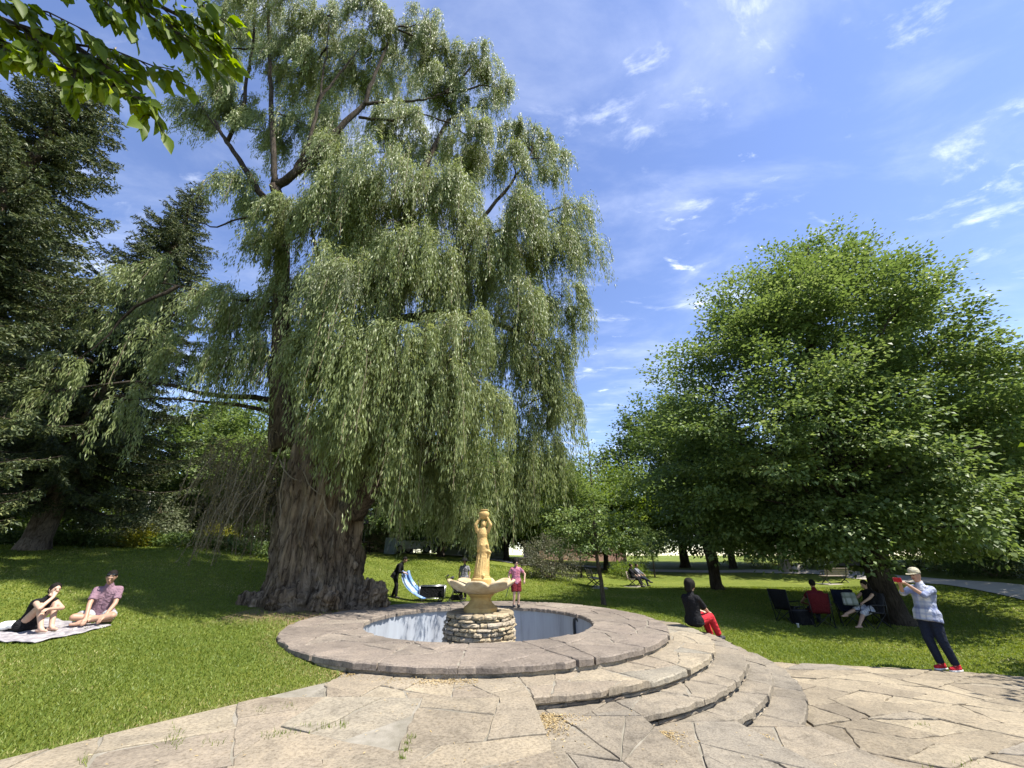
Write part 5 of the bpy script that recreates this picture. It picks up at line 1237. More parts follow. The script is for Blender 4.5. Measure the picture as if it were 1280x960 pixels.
def drape_on(name, pts, mat, label, cat, th=.012, dz=.024, wr=.012, n=28):
    """a cloth lying on the lawn; pts = four corners (x, y)"""
    A, B, C_, D_ = [np.array(q) for q in pts]; V = []
    for i in range(n+1):
        for j in range(n+1):
            u, v = i/n, j/n; q = (A*(1-u)+B*u)*(1-v) + (D_*(1-u)+C_*u)*v; q = q + np.array([math.sin(9*v+3*u), math.sin(8*u+2*v)])*.025
            V.append((q[0], q[1], gz(q[0], q[1])+dz+wr*(1+math.sin(u*23+5*v)*math.sin(v*19+u*7))))
    Q = [(i*(n+1)+j, i*(n+1)+j+1, (i+1)*(n+1)+j+1, (i+1)*(n+1)+j) for i in range(n) for j in range(n)]
    me = np_mesh(name, V, quads=Q); smooth(me); o = link(name, me, mat); m = o.modifiers.new('S', 'SOLIDIFY'); m.thickness = th; m.offset = 1
    return tag(o, label, cat)
mb_ = mat_plain('blanket_print', (.42, .39, .38), .9, (.12, .11, .13), 9, .3, 20)
a, b_, c_, d_ = hit(-45, 797), hit(40, 806), hit(140, 784), hit(60, 774)
drape_on('picnic_blanket', [(a.x, a.y), (b_.x, b_.y), (c_.x, c_.y), (d_.x, d_.y)], mb_, 'pale patterned picnic blanket spread under the sitting couple', 'blanket')
q = hit(8, 790)
tb = MB()
for k in range(7):
    v, f = icos((random.gauss(0, .10), random.gauss(0, .06), .05+random.random()*.04), (.13, .09, .06), 2); tb.add(v, f)
o = remeshed('towel', tb, .02, 2, M['white']); o.location = (q.x, q.y, q.z+.03); tag(o, 'crumpled white towel on the blanket at the left edge', 'towel')

# the people behind the fountain
p = hit(492, 748)
person('person in dark clothes bending over a blue sheet beside the willow', p, R(-92),
  dict(STAND, pelvis=(0, -.04, .92), chest=(0, .16, 1.31), neck=(0, .24, 1.41), head=(0, .33, 1.52), wrL=(-.16, .42, 1.0), wrR=(.14, .42, 1.0), elhL=(-.5, -.6, -.4), elhR=(.5, -.6, -.4), handL=(0, 1, -.3), handR=(0, 1, -.3), anL=(-.10, -.10, .085), anR=(.10, .12, .085), look=(0, 1, -.7)),
  dict(skin=M['skin_tan'], hair=M['hair'], hairvol=.98, shirt=M['black'], sleeve=1.7, hem=.14, legs=M['black'], leglen=1.97, shoe=M['rubber']), s=.98, vox=.014)
def blue_sheet():
    n = 26; V = []
    for i in range(n+1):
        u = i/n
        for j in range(13):
            v = j/12
            l = Vector((.30+.10*math.sin(u*PI), -.16, 1.02)).lerp(Vector((1.15, -.42, .03)), u**1.5); l.z = 1.02*(1-u**.85)+.02; l.x = .26 + 1.0*u**2.2
            r_ = Vector((.56+1.15*u**1.5, .05+.1*u, 1.02*(1-u)**1.25+.02)); q = l.lerp(r_, v)
            q += Vector((0, .05*math.sin(13*v+2*u), .03*math.sin(9*v+5*u)*(1-u)))
            x, y, z = p.x+q.x, p.y+q.y, p.z+q.z
            V.append((x, y, max(z, gz(x, y)+.02)))
    Q = [(i*13+j, i*13+j+1, (i+1)*13+j+1, (i+1)*13+j) for i in range(n) for j in range(12)]
    me = np_mesh('sheet', V, quads=Q); smooth(me); o = link('sheet', me, mat_plaid('blue_sheet_cloth', (.20, .34, .60), (.42, .52, .70), (.08, .17, .42), 16, 16))
    o.modifiers.new('S', 'SOLIDIFY').thickness = .008; tag(o, 'blue patterned sheet trailing down onto the grass from the bending person', 'sheet')
blue_sheet()
q = hit(579, 749)
person('person with a broad dark hat and grey shirt standing behind the stroller', q, R(170), dict(STAND),
  dict(skin=M['skin_tan'], hair=M['hair'], hairvol=1.15, shirt=M['greycloth'], sleeve=.65, hem=.12, legs=M['black'], leglen=1.97, shoe=M['rubber'], hat=M['black']), s=.93, vox=.014)
a, b2 = kk(645, 758.5); Yb = (Z_RIM-CAMH)/b2
person('small boy in a red printed shirt and red shorts standing on the fountain rim', (a*Yb, Yb, Z_RIM+.006), R(195),
  dict(STAND, wrL=(-.34, .10, .95), wrR=(.25, .06, .90), elhL=(-1, -.3, 0)), dict(skin=M['skin'], hair=M['hair'], hairvol=1.26, shirt=M['redplaid'], sleeve=.7, hem=.12, legs=M['dkred'], leglen=.92, legw=1.25, shoe=M['charcoal']), s=.70, vox=.015, kid=True)
st = MB(); w0 = Vector((a*Yb-.19, Yb-.07, Z_RIM+.66)); st.tube([w0+Vector((.0, 0, .05)), w0, w0+Vector((-.03, -.03, -.2)), w0+Vector((-.10, -.05, -.42))], [.02, .022, .014, .008], 7)
tag(st.build('stick', mat_plain('green_stick', (.05, .08, .03), .8)), 'thin dark stick held down at the side by the boy', 'stick')

# ------------------------------------------------------------------ stroller, wagon
def wheel(mb, hub, c, r, w, axis='x'):
    n = 24; V = []; prof = [(r*.72, -w/2), (r*.95, -w/2), (r, -w/4), (r, w/4), (r*.95, w/2), (r*.72, w/2)]
    for q, z in prof:
        for k in range(n):
            a = 2*PI*k/n; V.append((c[0]+z, c[1]+q*math.cos(a), c[2]+q*math.sin(a)) if axis == 'x' else (c[0]+q*math.cos(a), c[1]+z, c[2]+q*math.sin(a)))
    m = len(prof); mb.add(V, [(i*n+k, ((i+1) % m)*n+k, ((i+1) % m)*n+(k+1) % n, i*n+(k+1) % n) for i in range(m) for k in range(n)])
    for k in range(5):
        a = 2*PI*k/5; e = (0, r*.75*math.cos(a), r*.75*math.sin(a)) if axis == 'x' else (r*.75*math.cos(a), 0, r*.75*math.sin(a))
        hub.tube([c, tuple(c[i]+e[i] for i in range(3))], r*.07, 6)
    hub.tube([(c[0]-w*.5, c[1], c[2]), (c[0]+w*.5, c[1], c[2])] if axis == 'x' else [(c[0], c[1]-w*.5, c[2]), (c[0], c[1]+w*.5, c[2])], r*.18, 10)
def add_wheel(root, c, r, w, axis='y'):
    t_, h_ = MB(), MB(); wheel(t_, h_, c, r, w, axis); o = t_.build('wheel', M['rubber'], root, sm=True); h_.build('hub', M['steel'], o)
q = hit(571, 754)
s = thing('stroller', 'black folding stroller with its handle tilted back behind the fountain', 'stroller', q, R(0))
for y in (-.22, .22):
    f = MB(); f.tube([(-.42, y, 1.02), (-.50, y, .98), (-.40, y, .82), (.22, y, .12)], .017, 8); f.tube([(-.12, y, .52), (-.28, y, .09)], .015, 8); f.tube([(-.05, y, .42), (.20, y, .44), (.34, y, .40)], .014, 8); f.build('side_frame', M['iron'], s, sm=True)
h = MB(); h.tube([(-.43, -.22, 1.03), (-.43, .22, 1.03)], .024, 10); h.build('handle', M['rubber'], s, sm=True)
h = MB(); h.box((.06, 0, .40), (.36, .40, .06)); h.build('seat', M['black'], s, bev=.02)
h = MB(); h.box((-.16, 0, .64), (.07, .40, .50), M=Matrix.Rotation(R(-32), 3, 'Y')); h.build('backrest', M['black'], s, bev=.02)
h = MB(); h.box((-.30, 0, .90), (.26, .42, .10), M=Matrix.Rotation(R(-30), 3, 'Y')); h.build('canopy', M['charcoal'], s, bev=.04)
h = MB(); h.box((.0, 0, .20), (.42, .36, .18), taper=1.15); h.build('basket', M['black'], s, bev=.02)
h = MB(); h.box((.02, -.0, .47), (.20, .26, .09)); h.build('padding', M['palegrey'], s, bev=.03)
for x, z in ((.24, .085), (-.28, .085)):
    for y in (-.24, .24): add_wheel(s, (x, y, z), .085, .04)
q = hit(540, 752)
s = thing('wagon', 'black fabric folding wagon on the grass left of the stroller', 'wagon', q, R(4))
h = MB(); t = .02
for c, d in (((0, -.26, .38), (1.0, t, .42)), ((0, .26, .38), (1.0, t, .42)), ((-.49, 0, .38), (t, .5, .42)), ((.49, 0, .38), (t, .5, .42)), ((0, 0, .18), (.98, .5, t))): h.box(c, d)
h.build('tub', M['black'], s, bev=.008)
h = MB()
for y in (-.28, .28): h.tube([(-.52, y, .60), (.52, y, .60)], .014, 8); h.tube([(-.52, y, .14), (.52, y, .14)], .016, 8)
for x in (-.52, .52):
    for y in (-.28, .28): h.tube([(x, y, .1), (x, y, .61)], .014, 8)
    h.tube([(x, -.28, .6), (x, .28, .6)], .014, 8)
h.build('frame', M['steel'], s, sm=True)
for x in (-.38, .38):
    for y in (-.31, .31): add_wheel(s, (x, y, .10), .10, .06)
h = MB(); h.tube([(-.53, 0, .2), (-.62, 0, .55), (-.66, 0, .80)], .014, 8); h.tube([(-.66, -.1, .81), (-.66, .1, .81)], .018, 8); h.build('handle', M['iron'], s, sm=True)

# ------------------------------------------------------------------ benches
def bench(label, loc, rz, pad=True):
    b = thing('park_bench', label, 'bench', loc, rz, 'park benches on the lawn')
    m = MB()
    for k in range(5): m.box((0, -.18+.095*k, .45+.01*(k == 0)), (1.65, .075, .032))
    m.build('seat', M['wood'], b, bev=.005)
    m = MB()
    for k in range(4): m.box((0, .245+.028*k, .56+.098*k), (1.65, .028, .078), M=Matrix.Rotation(R(-16), 3, 'X'))
    m.build('backrest', M['wood'], b, bev=.005)
    for x in (-.66, .66):
        m = MB(); m.tube([(x, -.30, 0), (x, -.18, .12), (x, .04, .26), (x, .20, .42), (x, .27, .60), (x, .37, .92)], .026, 8); m.tube([(x, .36, 0), (x, .24, .10), (x, .04, .24), (x, -.16, .38), (x, -.22, .43)], .026, 8)
        m.tube([(x, -.24, .43), (x, .22, .43)], .022, 8); m.build('leg', M['iron'], b, sm=True)
        m = MB(); m.tube([(x, .28, .66), (x, .10, .70), (x, -.12, .68), (x, -.24, .62), (x, -.24, .54), (x, -.18, .50), (x, -.20, .43)], .020, 8); m.build('armrest', M['iron'], b, sm=True)
    if pad:
        m = MB(); m.box((0, .03, -.01), (2.0, .95, .06)); m.build('concrete_pad', M['path'], b, bev=.01)
    return b
q = hit(1045, 730); bench('empty slatted park bench seen from behind near the pale path', q, R(188))
q = hit(744, 734); bench('empty park bench seen end-on behind the young tree', q, R(92))
q = hit(797, 733); bp_ = bench('park bench with two people on it in the middle distance', q, R(48))
q2 = hit(665, 716); bench('far bench half hidden under the willow drape', q2, R(170), False)
SIT = dict(pelvis=(0, 0, .56), chest=(0, -.10, .98), neck=(0, -.10, 1.10), head=(0, -.05, 1.24), wrL=(-.2, .34, .68), wrR=(.2, .34, .68), anL=(-.12, .55, .085), anR=(.12, .62, .085))
rot = Matrix.Rotation(R(48), 3, 'Z'); fwd = R(48)+PI
person('person in black sitting on the nearer end of the distant bench', q + rot @ Vector((-.42, .06, 0)), fwd, SIT, dict(skin=M['skin_tan'], hair=M['hair'], hairvol=1.08, shirt=M['black'], sleeve=1.7, hem=.05, legs=M['black'], leglen=1.95, shoe=M['rubber']), vox=.018)
person('person in a grey top sitting on the farther end of the distant bench', q + rot @ Vector((.42, .06, 0)), fwd, dict(SIT, anR=(.12, .86, .30)), dict(skin=M['skin_tan'], hair=M['hair'], hairvol=1.04, shirt=M['greycloth'], sleeve=1.7, hem=.05, legs=M['navy'], leglen=1.95, shoe=M['rubber']), vox=.018)

# ------------------------------------------------------------------ the picnic under the maple
def camp_chair(label, loc, rz, fab, group='camp chairs under the maple', tall=.95):
    c = thing('camp_chair', label, 'camp chair', loc, rz, group)
    def panel(name, A, B, sag, mat):           # A, B: rows of points; a slung cloth between them
        V = []; n = 8
        for i in range(n+1):
            u = i/n
            for j in range(n+1):
                v = j/n; q = (Vector(A[0]).lerp(Vector(A[1]), u)).lerp(Vector(B[0]).lerp(Vector(B[1]), u), v); k = 16*u*(1-u)*v*(1-v); V.append(q + Vector(sag)*k)
        me = np_mesh(name, V, quads=[(i*(n+1)+j, i*(n+1)+j+1, (i+1)*(n+1)+j+1, (i+1)*(n+1)+j) for i in range(n) for j in range(n)]); smooth(me)
        o = link(name, me, mat, c); o.modifiers.new('S', 'SOLIDIFY').thickness = .02
    panel('seat', [(-.27, .25, .46), (.27, .25, .46)], [(-.25, -.22, .40), (.25, -.22, .40)], (0, 0, -.06), fab)
    panel('backrest', [(-.25, -.22, .38), (.25, -.22, .38)], [(-.29, -.36, tall), (.29, -.36, tall)], (0, -.05, 0), fab)
    m = MB()
    for x in (-1, 1):
        m.tube([(x*.27, .25, .47), (-x*.24, .28, .0)], .011, 6); m.tube([(x*.25, -.22, .40), (-x*.26, -.30, 0)], .011, 6)
        m.tube([(x*.29, .27, .0), (x*.25, -.28, .40)], .011, 6); m.tube([(x*.29, -.30, .0), (x*.27, .27, .45), (x*.29, .27, .62)], .011, 6); m.tube([(x*.26, -.28, 0), (x*.29, -.37, tall)], .012, 6)
    m.build('frame', M['iron'], c, sm=True)
    for x in (-1, 1):
        m = MB(); m.box((x*.30, -.02, .625), (.085, .56, .022)); m.build('armrest', fab, c, bev=.008)
    return c
gq = hit(1028, 783); camp_chair('dark red camp chair seen from behind with a person sitting in it', gq, R(-18), M['dkred'])
rot = Matrix.Rotation(R(-18), 3, 'Z')
person('person with a dark red top sitting back to us in the red camp chair', gq + rot @ Vector((0, .02, 0)), R(-18), dict(SIT, pelvis=(0, -.05, .52), chest=(0, -.2, .93), neck=(0, -.20, 1.06), head=(0, -.16, 1.2), wrL=(-.27, .28, .68), wrR=(.27, .28, .68), anL=(-.12, .6, .085), anR=(.14, .64, .085)),
  dict(skin=M['skin_tan'], hair=M['hair'], hairvol=1.05, shirt=M['dkred'], sleeve=.8, hem=.05, legs=M['navy'], leglen=1.95, shoe=M['rubber']), vox=.0135)
gq = hit(1094, 784); camp_chair('grey camp chair against the maple trunk with a barefoot person in it', gq, R(98), M['charcoal'])
person('barefoot person in pale printed shorts sitting by the maple trunk', gq, R(98), dict(SIT, pelvis=(0, -.05, .52), chest=(0, -.17, .94), neck=(0, -.16, 1.06), head=(0, -.10, 1.19), wrL=(-.2, .36, .70), wrR=(.18, .36, .70), anL=(-.12, .66, .085), anR=(.10, .86, .34), look=(0, 1, -.25)),
  dict(skin=M['skin'], hair=M['hair'], hairvol=1.06, locks=[((.04, -.07, 0), (.05, -.08, -.2), .06, .05), ((-.04, -.07, 0), (-.05, -.08, -.2), .06, .05)], shirt=M['black'], sleeve=.3, hem=.05, legs=M['floral'], leglen=1.05, legw=1.1), vox=.0125)
gq = hit(1067, 782); camp_chair('camp chair under a dark blue cover between the two sitters', gq, R(150), M['navy'], tall=1.0)
bg_ = MB(); V = []
bg_.box((0, 0, 0), (.42, .10, .36), taper=.9)
o = bg_.build('tote_bag', mat_plaid('printed_tote', (.40, .41, .39), (.08, .10, .07), (.20, .23, .19), 34, 30), bev=.03); o.location = gq + Vector((-.14, -.36, .78)); o.rotation_euler = (0, 0, R(-12)); tag(o, 'white printed tote bag hanging on the blue-covered camp chair', 'bag')
hb = MB(); hb.tube([(-.12, 0, .17), (-.10, 0, .27), (.10, 0, .27), (.12, 0, .17)], .010, 6); hb.build('handle', M['black'], o, sm=True)
gq = hit(988, 778); camp_chair('black camp chair standing empty at the left of the picnic group', gq, R(-60), M['black'], tall=.98)
gq = hit(1004, 781)
cb_ = MB(); cb_.box((0, 0, .20), (.60, .36, .40)); o = cb_.build('cooler_bag', M['black'], bev=.05); o.location = gq; o.rotation_euler = (0, 0, .3); tag(o, 'black cooler bag on the grass between the two left camp chairs', 'bag')
hb = MB(); hb.tube([(-.22, 0, .38), (-.18, 0, .50), (.18, 0, .50), (.22, 0, .38)], .014, 6); hb.build('strap', M['charcoal'], o, sm=True); hb = MB(); hb.box((0, 0, .405), (.56, .32, .02)); hb.build('lid', M['charcoal'], o, bev=.008)
gq = hit(997, 785); cu = MB(); cu.lathe([(.028, 0), (.036, .10), (.040, .105), (.034, .10), (.026, .01)], 18); o = cu.build('cup', M['white'], sm=True); o.location = gq + Vector((0, -.05, .02)); tag(o, 'small white cup on the grass in front of the black bag', 'cup')

# ------------------------------------------------------------------ beyond the lawn
def house(label, loc, rz, w, d, h, rh, wm, rm, wins, name='house', door=None):
    t = thing(name, label, 'house', loc, rz)
    m = MB(); m.box((0, 0, h/2-.5), (w, d, h+1)); 
    m.add([(-w/2, -d/2, h), (-w/2, d/2, h), (-w/2, 0, h+rh)], [(0, 2, 1)]); m.add([(w/2, -d/2, h), (w/2, d/2, h), (w/2, 0, h+rh)], [(0, 1, 2)]); m.build('wall', wm, t)
    o_ = .4; m = MB()
    for sg in (-1, 1):
        A = [(-w/2-o_, sg*(d/2+o_), h-rh*o_/(d/2)*1.0), (w/2+o_, sg*(d/2+o_), h-rh*o_/(d/2)), (w/2+o_, 0, h+rh+.03), (-w/2-o_, 0, h+rh+.03)]
        m.add(A + [(x, y, z+.14) for x, y, z in A], [(3,2,1,0), (4,5,6,7)] + [(i, (i+1) % 4, 4+(i+1) % 4, 4+i) for i in range(4)])
    m.build('roof', rm, t)
    for (x, z, ww, hh) in wins:
        f = MB(); 
        for c, dd in (((x-ww/2, -d/2-.03, z), (.09, .1, hh+.09)), ((x+ww/2, -d/2-.03, z), (.09, .1, hh+.09)), ((x, -d/2-.03, z+hh/2), (ww+.09, .1, .09)), ((x, -d/2-.03, z-hh/2), (ww+.2, .14, .09)), ((x, -d/2-.03, z), (.05, .07, hh))): f.box(c, dd)
        fo = f.build('window', M['white'], t); g_ = MB(); g_.box((x, -d/2-.005, z), (ww, .03, hh)); g_.build('pane', M['glass'], fo)
    return t
siding = mat_plain('white_siding', (.66, .66, .65), .8, (.56, .56, .56), 1.0); tan = mat_plain('tan_render', (.42, .35, .27), .9, (.34, .28, .21), 2)
roofm = mat_plain('grey_shingles', (.12, .105, .10), .9, (.08, .07, .07), 5, .4); roofr = mat_plain('reddish_shingles', (.20, .12, .10), .9, (.14, .085, .07), 5, .4)
q = at(222, 690, 43); house('white sided house glimpsed through the trees on the bank', (q.x, q.y, gz(q.x, q.y)), R(-20), 9, 8, 5.4, 2.2, siding, roofm, [(-2.6, 1.6, 1.1, 1.4), (0, 1.6, 1.1, 1.4), (2.6, 1.6, 1.1, 1.4), (-2.6, 4.2, 1.1, 1.3), (2.6, 4.2, 1.1, 1.3)])
q = at(448, 694, 47); house('low tan house with a reddish roof right of the willow trunk', (q.x, q.y, gz(q.x, q.y)), R(-8), 10, 7, 2.7, 1.5, tan, roofr, [(1.8, 1.4, .9, 1.0), (-1.6, 1.4, .9, 1.0)])
q = at(592, 692, 50); house('pale blue-grey house behind the statue', (q.x, q.y, gz(q.x, q.y)), R(5), 7, 7, 3.2, 1.8, mat_plain('blue_grey_siding', (.42, .46, .52), .8), roofm, [(-1.4, 1.6, 1.0, 1.2), (1.4, 1.6, 1.0, 1.2)])
q = at(716, 700, 58); house('brick house far behind the young tree', (q.x, q.y, gz(q.x, q.y)), R(12), 12, 8, 4.5, 2.2, mat_plain('pink_brick', (.36, .22, .17), .9, (.28, .17, .13), 6), roofm, [(-3, 1.6, 1.1, 1.3), (0, 1.6, 1.1, 1.3), (3, 1.6, 1.1, 1.3)])

def car(label, loc, rz):
    c = thing('parked_car', label, 'car', loc, rz, None)
    prof = [(-2.05, .34), (-2.12, .60), (-2.02, .86), (-1.70, .96), (-1.10, 1.00), (-.55, 1.36), (-.15, 1.47), (.75, 1.47), (1.45, 1.36), (1.95, 1.02), (2.05, .85), (2.07, .5), (2.0, .34)]
    n = len(prof); W = [.78, .84, .86, .86, .84, .70, .66, .66, .68, .82, .85, .85, .80]
    m = MB(); V = [(x, -w, z) for (x, z), w in zip(prof, W)] + [(x, w, z) for (x, z), w in zip(prof, W)]
    m.add(V, [tuple(range(n-1, -1, -1)), tuple(range(n, 2*n))] + [(i, (i+1) % n, n+(i+1) % n, n+i) for i in range(n)])
    m.build('body', mat_plain('white_car_paint', (.72, .73, .74), .25, (.70, .71, .72), 2), c, bev=.05)
    for sg in (-1, 1):
        for A in ([(-.92, 1.03), (-.50, 1.32), (-.12, 1.41), (-.05, 1.41), (-.05, 1.03)], [(.02, 1.03), (.02, 1.41), (.72, 1.41), (.95, 1.38), (.95, 1.03)], [(1.02, 1.03), (1.02, 1.37), (1.38, 1.31), (1.70, 1.05)]):
            m = MB(); yy = lambda z: sg*(.858 - (z-1.0)*.42); k = len(A)
            m.add([(x, yy(z), z) for x, z in A] + [(x, yy(z)-sg*.03, z) for x, z in A], [tuple(range(k)), tuple(range(2*k-1, k-1, -1))] + [(i, (i+1) % k, k+(i+1) % k, k+i) for i in range(k)]); m.build('window', M['glass'], c)
    m = MB(); m.add([(-1.06, -.72, 1.05), (-1.06, .72, 1.05), (-.58, .62, 1.36), (-.58, -.62, 1.36)], [(0, 1, 2, 3)]); m.v = [(x-.02, y, z+.02) for x, y, z in m.v]; m.build('windscreen', M['glass'], c)
    for x in (-1.3, 1.28):
        for y in (-.80, .80):
            t_, h_ = MB(), MB(); wheel(t_, h_, (x, y, .32), .32, .20, 'y'); o = t_.build('wheel', M['rubber'], c, sm=True); h_.lathe([(.20, -.09), (.21, .0), (.20, .09)], 20, (0, 0, 0)); h_.v[-60:] = [(x+v[0], y+v[2], .32+v[1]) for v in h_.v[-60:]]; h_.build('rim', M['steel'], o)
    for y in (-.62, .62):
        m = MB(); v, f = icos((-2.03, y, .76), (.09, .17, .09), 2); m.add(v, f); m.build('headlight', M['white'], c, sm=True)
        m = MB(); m.box((2.03, y, .88), (.08, .28, .2)); m.build('tail_light', M['dkred'], c)
    return c
q = at(521, 697, 37.5); car('white hatchback parked on the street past the grassy bank', (q.x, q.y, gz(q.x, q.y)+.05), R(-14))
# cabinet, pole, picnic table
q = at(487, 696, 33); c = thing('utility_cabinet', 'pale blue metal cabinet on the bank left of the white car', 'cabinet', (q.x, q.y, gz(q.x, q.y)))
m = MB(); m.box((0, 0, .55), (.85, .5, 1.2)); m.build('housing', mat_plain('pale_blue_metal', (.36, .42, .52), .5), c, bev=.02)
for x in (-.205, .205):
    m = MB(); m.box((x, -.262, .58), (.39, .02, 1.02)); d = m.build('door', mat_plain('blue_door', (.33, .39, .50), .5), c, bev=.006); m = MB(); m.box((x*.25, -.28, .6), (.02, .03, .14)); m.build('handle', M['iron'], d)
a, b_ = at(174, 678, 20.5), at(188, 622, 20.3)
pl = thing('lamp_post', 'thin white post on the crest of the bank left of the willow', 'post', a)
d = b_-a; m = MB(); m.tube([(0, 0, -.4), tuple(d*.5), tuple(d)], [.075, .065, .055], 12); m.build('pole', M['white'], pl, sm=True); m = MB(); m.tube([(0, 0, -.1), (0, 0, .16)], .13, 12); m.build('base_plate', M['steel'], pl)
m = MB(); e = d; m.lathe([(.05, 0), (.17, .06), (.19, .16), (.12, .26), (.03, .3)], 16, tuple(e)); m.build('lamp_head', M['white'], pl, sm=True)
q = at(447, 697, 30); t = thing('picnic_table', 'dark picnic table on the crest of the bank right of the willow trunk', 'picnic table', (q.x, q.y, gz(q.x, q.y)), R(10))
m = MB(); 
for k in range(5): m.box((0, -.32+.16*k, .75), (1.8, .14, .04))
m.build('tabletop', M['bark'], t)
for y in (-.72, .72):
    m = MB(); m.box((0, y-.08, .45), (1.8, .14, .04)); m.box((0, y+.08, .45), (1.8, .14, .04)); m.build('seat', M['bark'], t)
for x in (-.65, .65):
    for sg in (-1, 1): m = MB(); m.tube([(x, sg*.72, 0), (x, sg*.22, .74)], .05, 6); m.build('leg', M['bark'], t)
    m = MB(); m.box((x, 0, .41), (.06, 1.7, .07)); m.build('cross_beam', M['bark'], t)
# garden wall, slatted fence, stone post at the far right end of the path
conc = mat_plain('grey_concrete', (.20, .19, .175), .9, (.15, .14, .13), 3, .3)
q = at(1082, 716, 35); t = thing('garden_wall', 'grey concrete garden wall with slots behind the right park bench', 'wall', (q.x, q.y, gz(q.x, q.y)-.1), R(-8))
m = MB(); m.box((0, 0, .6), (4.2, .3, 1.6)); m.build('panel', conc, t, bev=.02); m = MB(); m.box((0, 0, 1.44), (4.4, .42, .10)); m.build('coping', M['path'], t, bev=.01)
for k in range(3): m = MB(); m.box((.7, -.156, .95+.16*k), (1.5, .02, .05)); m.build('slot', M['rubber'], t)
q = at(1032, 714, 37); t = thing('slatted_fence', 'pale slatted fence left of the grey garden wall', 'fence', (q.x, q.y, gz(q.x, q.y)), R(-4))
for k in range(5): m = MB(); m.box((0, 0, .22+.28*k), (2.8, .03, .17)); m.build('slat', M['white'], t)
for x in (-1.35, 0, 1.35): m = MB(); m.box((x, .06, .7), (.1, .09, 1.6)); m.build('fence_post', M['white'], t)
q = at(985, 718, 33); t = thing('stone_pillar', 'short dark stone pillar beside a pale block at the path edge', 'pillar', (q.x, q.y, gz(q.x, q.y)))
m = MB(); m.box((0, 0, .38), (.55, .5, .9), taper=.92); m.build('shaft', M['riser'], t, bev=.03); m = MB(); m.box((0, 0, .86), (.62, .56, .10)); m.build('cap_stone', conc, t, bev=.02)
m = MB(); v, f = icos((0, 0, .25), (.42, .34, .38), 3); v = [x*(1+.08*math.sin(9*x.x+4)*math.sin(8*x.z)) for x in v]; m.add(v, f); o = m.build('boulder', M['path'], sm=True); o.location = (q.x+.75, q.y-.1, gz(q.x, q.y)); tag(o, 'pale boulder right of the short dark stone pillar', 'boulder')
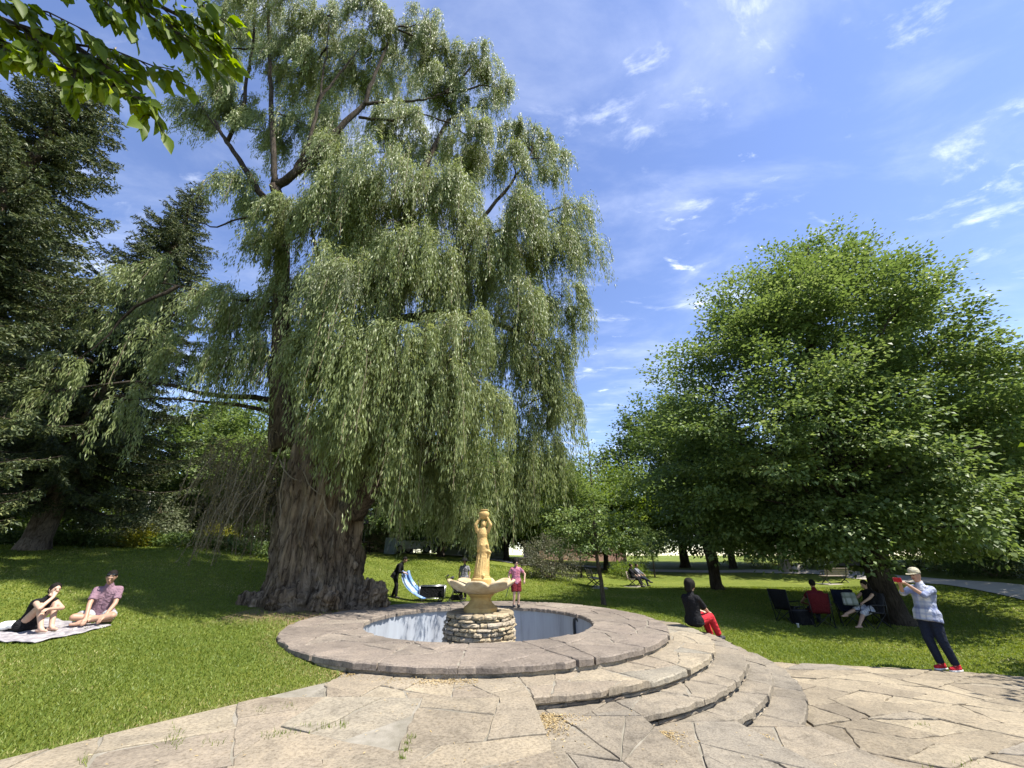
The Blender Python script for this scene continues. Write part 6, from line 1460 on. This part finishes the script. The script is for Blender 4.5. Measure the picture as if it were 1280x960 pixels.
# ------------------------------------------------------------------ light, sky, camera
def make_world():
    w = bpy.data.worlds.new('World'); S.world = w; w.use_nodes = True
    nt = w.node_tree; L = nt.links.new; bg = nt.nodes['Background']
    el, az = R(60), R(24)
    sky = N(nt, 'ShaderNodeTexSky', sky_type='NISHITA'); sky.sun_disc = False; sky.sun_elevation = el; sky.sun_rotation = R(90+24)
    sky.air_density = 1.0; sky.dust_density = .1; sky.ozone_density = 2.2; sky.altitude = 100
    tc = N(nt, 'ShaderNodeTexCoord'); sp = N(nt, 'ShaderNodeSeparateXYZ'); L(tc.outputs['Generated'], sp.inputs[0])
    mx = N(nt, 'ShaderNodeMath', operation='MAXIMUM', inp={1: .06}); L(sp.outputs['Z'], mx.inputs[0])
    # clouds lie on a flat layer overhead
    dv = N(nt, 'ShaderNodeVectorMath', operation='DIVIDE'); cb = N(nt, 'ShaderNodeCombineXYZ')
    for i in range(3): L(mx.outputs[0], cb.inputs[i])
    L(tc.outputs['Generated'], dv.inputs[0]); L(cb.outputs[0], dv.inputs[1])
    def layer(sc, rot, stretch, lo, hi, d=8, ro=.62, dist=.4, seed=0):
        mp = N(nt, 'ShaderNodeMapping'); mp.inputs['Rotation'].default_value = (0, 0, rot); mp.inputs['Scale'].default_value = (sc, sc*stretch, 1); mp.inputs['Location'].default_value = (seed, seed*.7, 0)
        L(dv.outputs[0], mp.inputs[0])
        n = N(nt, 'ShaderNodeTexNoise', inp={'Scale': 1.0, 'Detail': float(d), 'Roughness': ro, 'Distortion': dist}); L(mp.outputs[0], n.inputs['Vector'])
        r = N(nt, 'ShaderNodeMapRange', interpolation_type='SMOOTHSTEP', inp={1: lo, 2: hi}); L(n.outputs['Fac'], r.inputs[0]); return r.outputs[0]
    veil = layer(1.5, R(30), 1.9, .42, .86, 9, .60, .35, 3.1)
    wisp = layer(2.6, R(35), 1.7, .54, .80, 9, .64, .5, 7.7)
    puff = layer(4.2, R(20), 1.5, .63, .76, 7, .6, .3, 1.3)
    s1 = N(nt, 'ShaderNodeMath', operation='MULTIPLY', inp={1: .22}); L(veil, s1.inputs[0])
    s2 = N(nt, 'ShaderNodeMath', operation='MULTIPLY_ADD', inp={1: .55}); L(wisp, s2.inputs[0]); L(s1.outputs[0], s2.inputs[2])
    s3 = N(nt, 'ShaderNodeMath', operation='MULTIPLY_ADD', use_clamp=True, inp={1: .55}); L(puff, s3.inputs[0]); L(s2.outputs[0], s3.inputs[2])
    hs = N(nt, 'ShaderNodeHueSaturation', inp={'Hue': .512, 'Saturation': 1.03, 'Value': 1.0}); L(sky.outputs[0], hs.inputs['Color'])
    m = N(nt, 'ShaderNodeMix', data_type='RGBA'); L(s3.outputs[0], m.inputs[0]); L(hs.outputs[0], m.inputs[6]); m.inputs[7].default_value = (8.0, 8.3, 8.6, 1)
    L(m.outputs[2], bg.inputs['Color']); bg.inputs['Strength'].default_value = SKY
    d = Vector((math.cos(el)*math.cos(az), -math.cos(el)*math.sin(az), math.sin(el)))
    l = bpy.data.lights.new('sun', 'SUN'); l.energy = SUN; l.angle = R(.53); l.color = (1, .95, .87)
    o = bpy.data.objects.new('sun', l); COL.objects.link(o); o.rotation_euler = d.to_track_quat('Z', 'Y').to_euler(); o.location = (30, -8, 50)
SKY, SUN = .12, 5.0
make_world()
cam = bpy.data.cameras.new('camera'); cam.sensor_width = 36; cam.lens = 36*F/1280; cam.clip_start = .05; cam.clip_end = 3000
co = bpy.data.objects.new('camera', cam); COL.objects.link(co); co.location = (0, 0, CAMH); co.rotation_euler = (R(90)+PITCH, 0, 0)
S.camera = co
vs = S.view_settings; vs.view_transform = 'Standard'; vs.look = 'None'; vs.exposure = 1.15; vs.gamma = 1; vs.use_curve_mapping = False
S.cycles.max_bounces = 6; S.cycles.diffuse_bounces = 3; S.cycles.glossy_bounces = 2; S.cycles.transmission_bounces = 4; S.cycles.transparent_max_bounces = 4
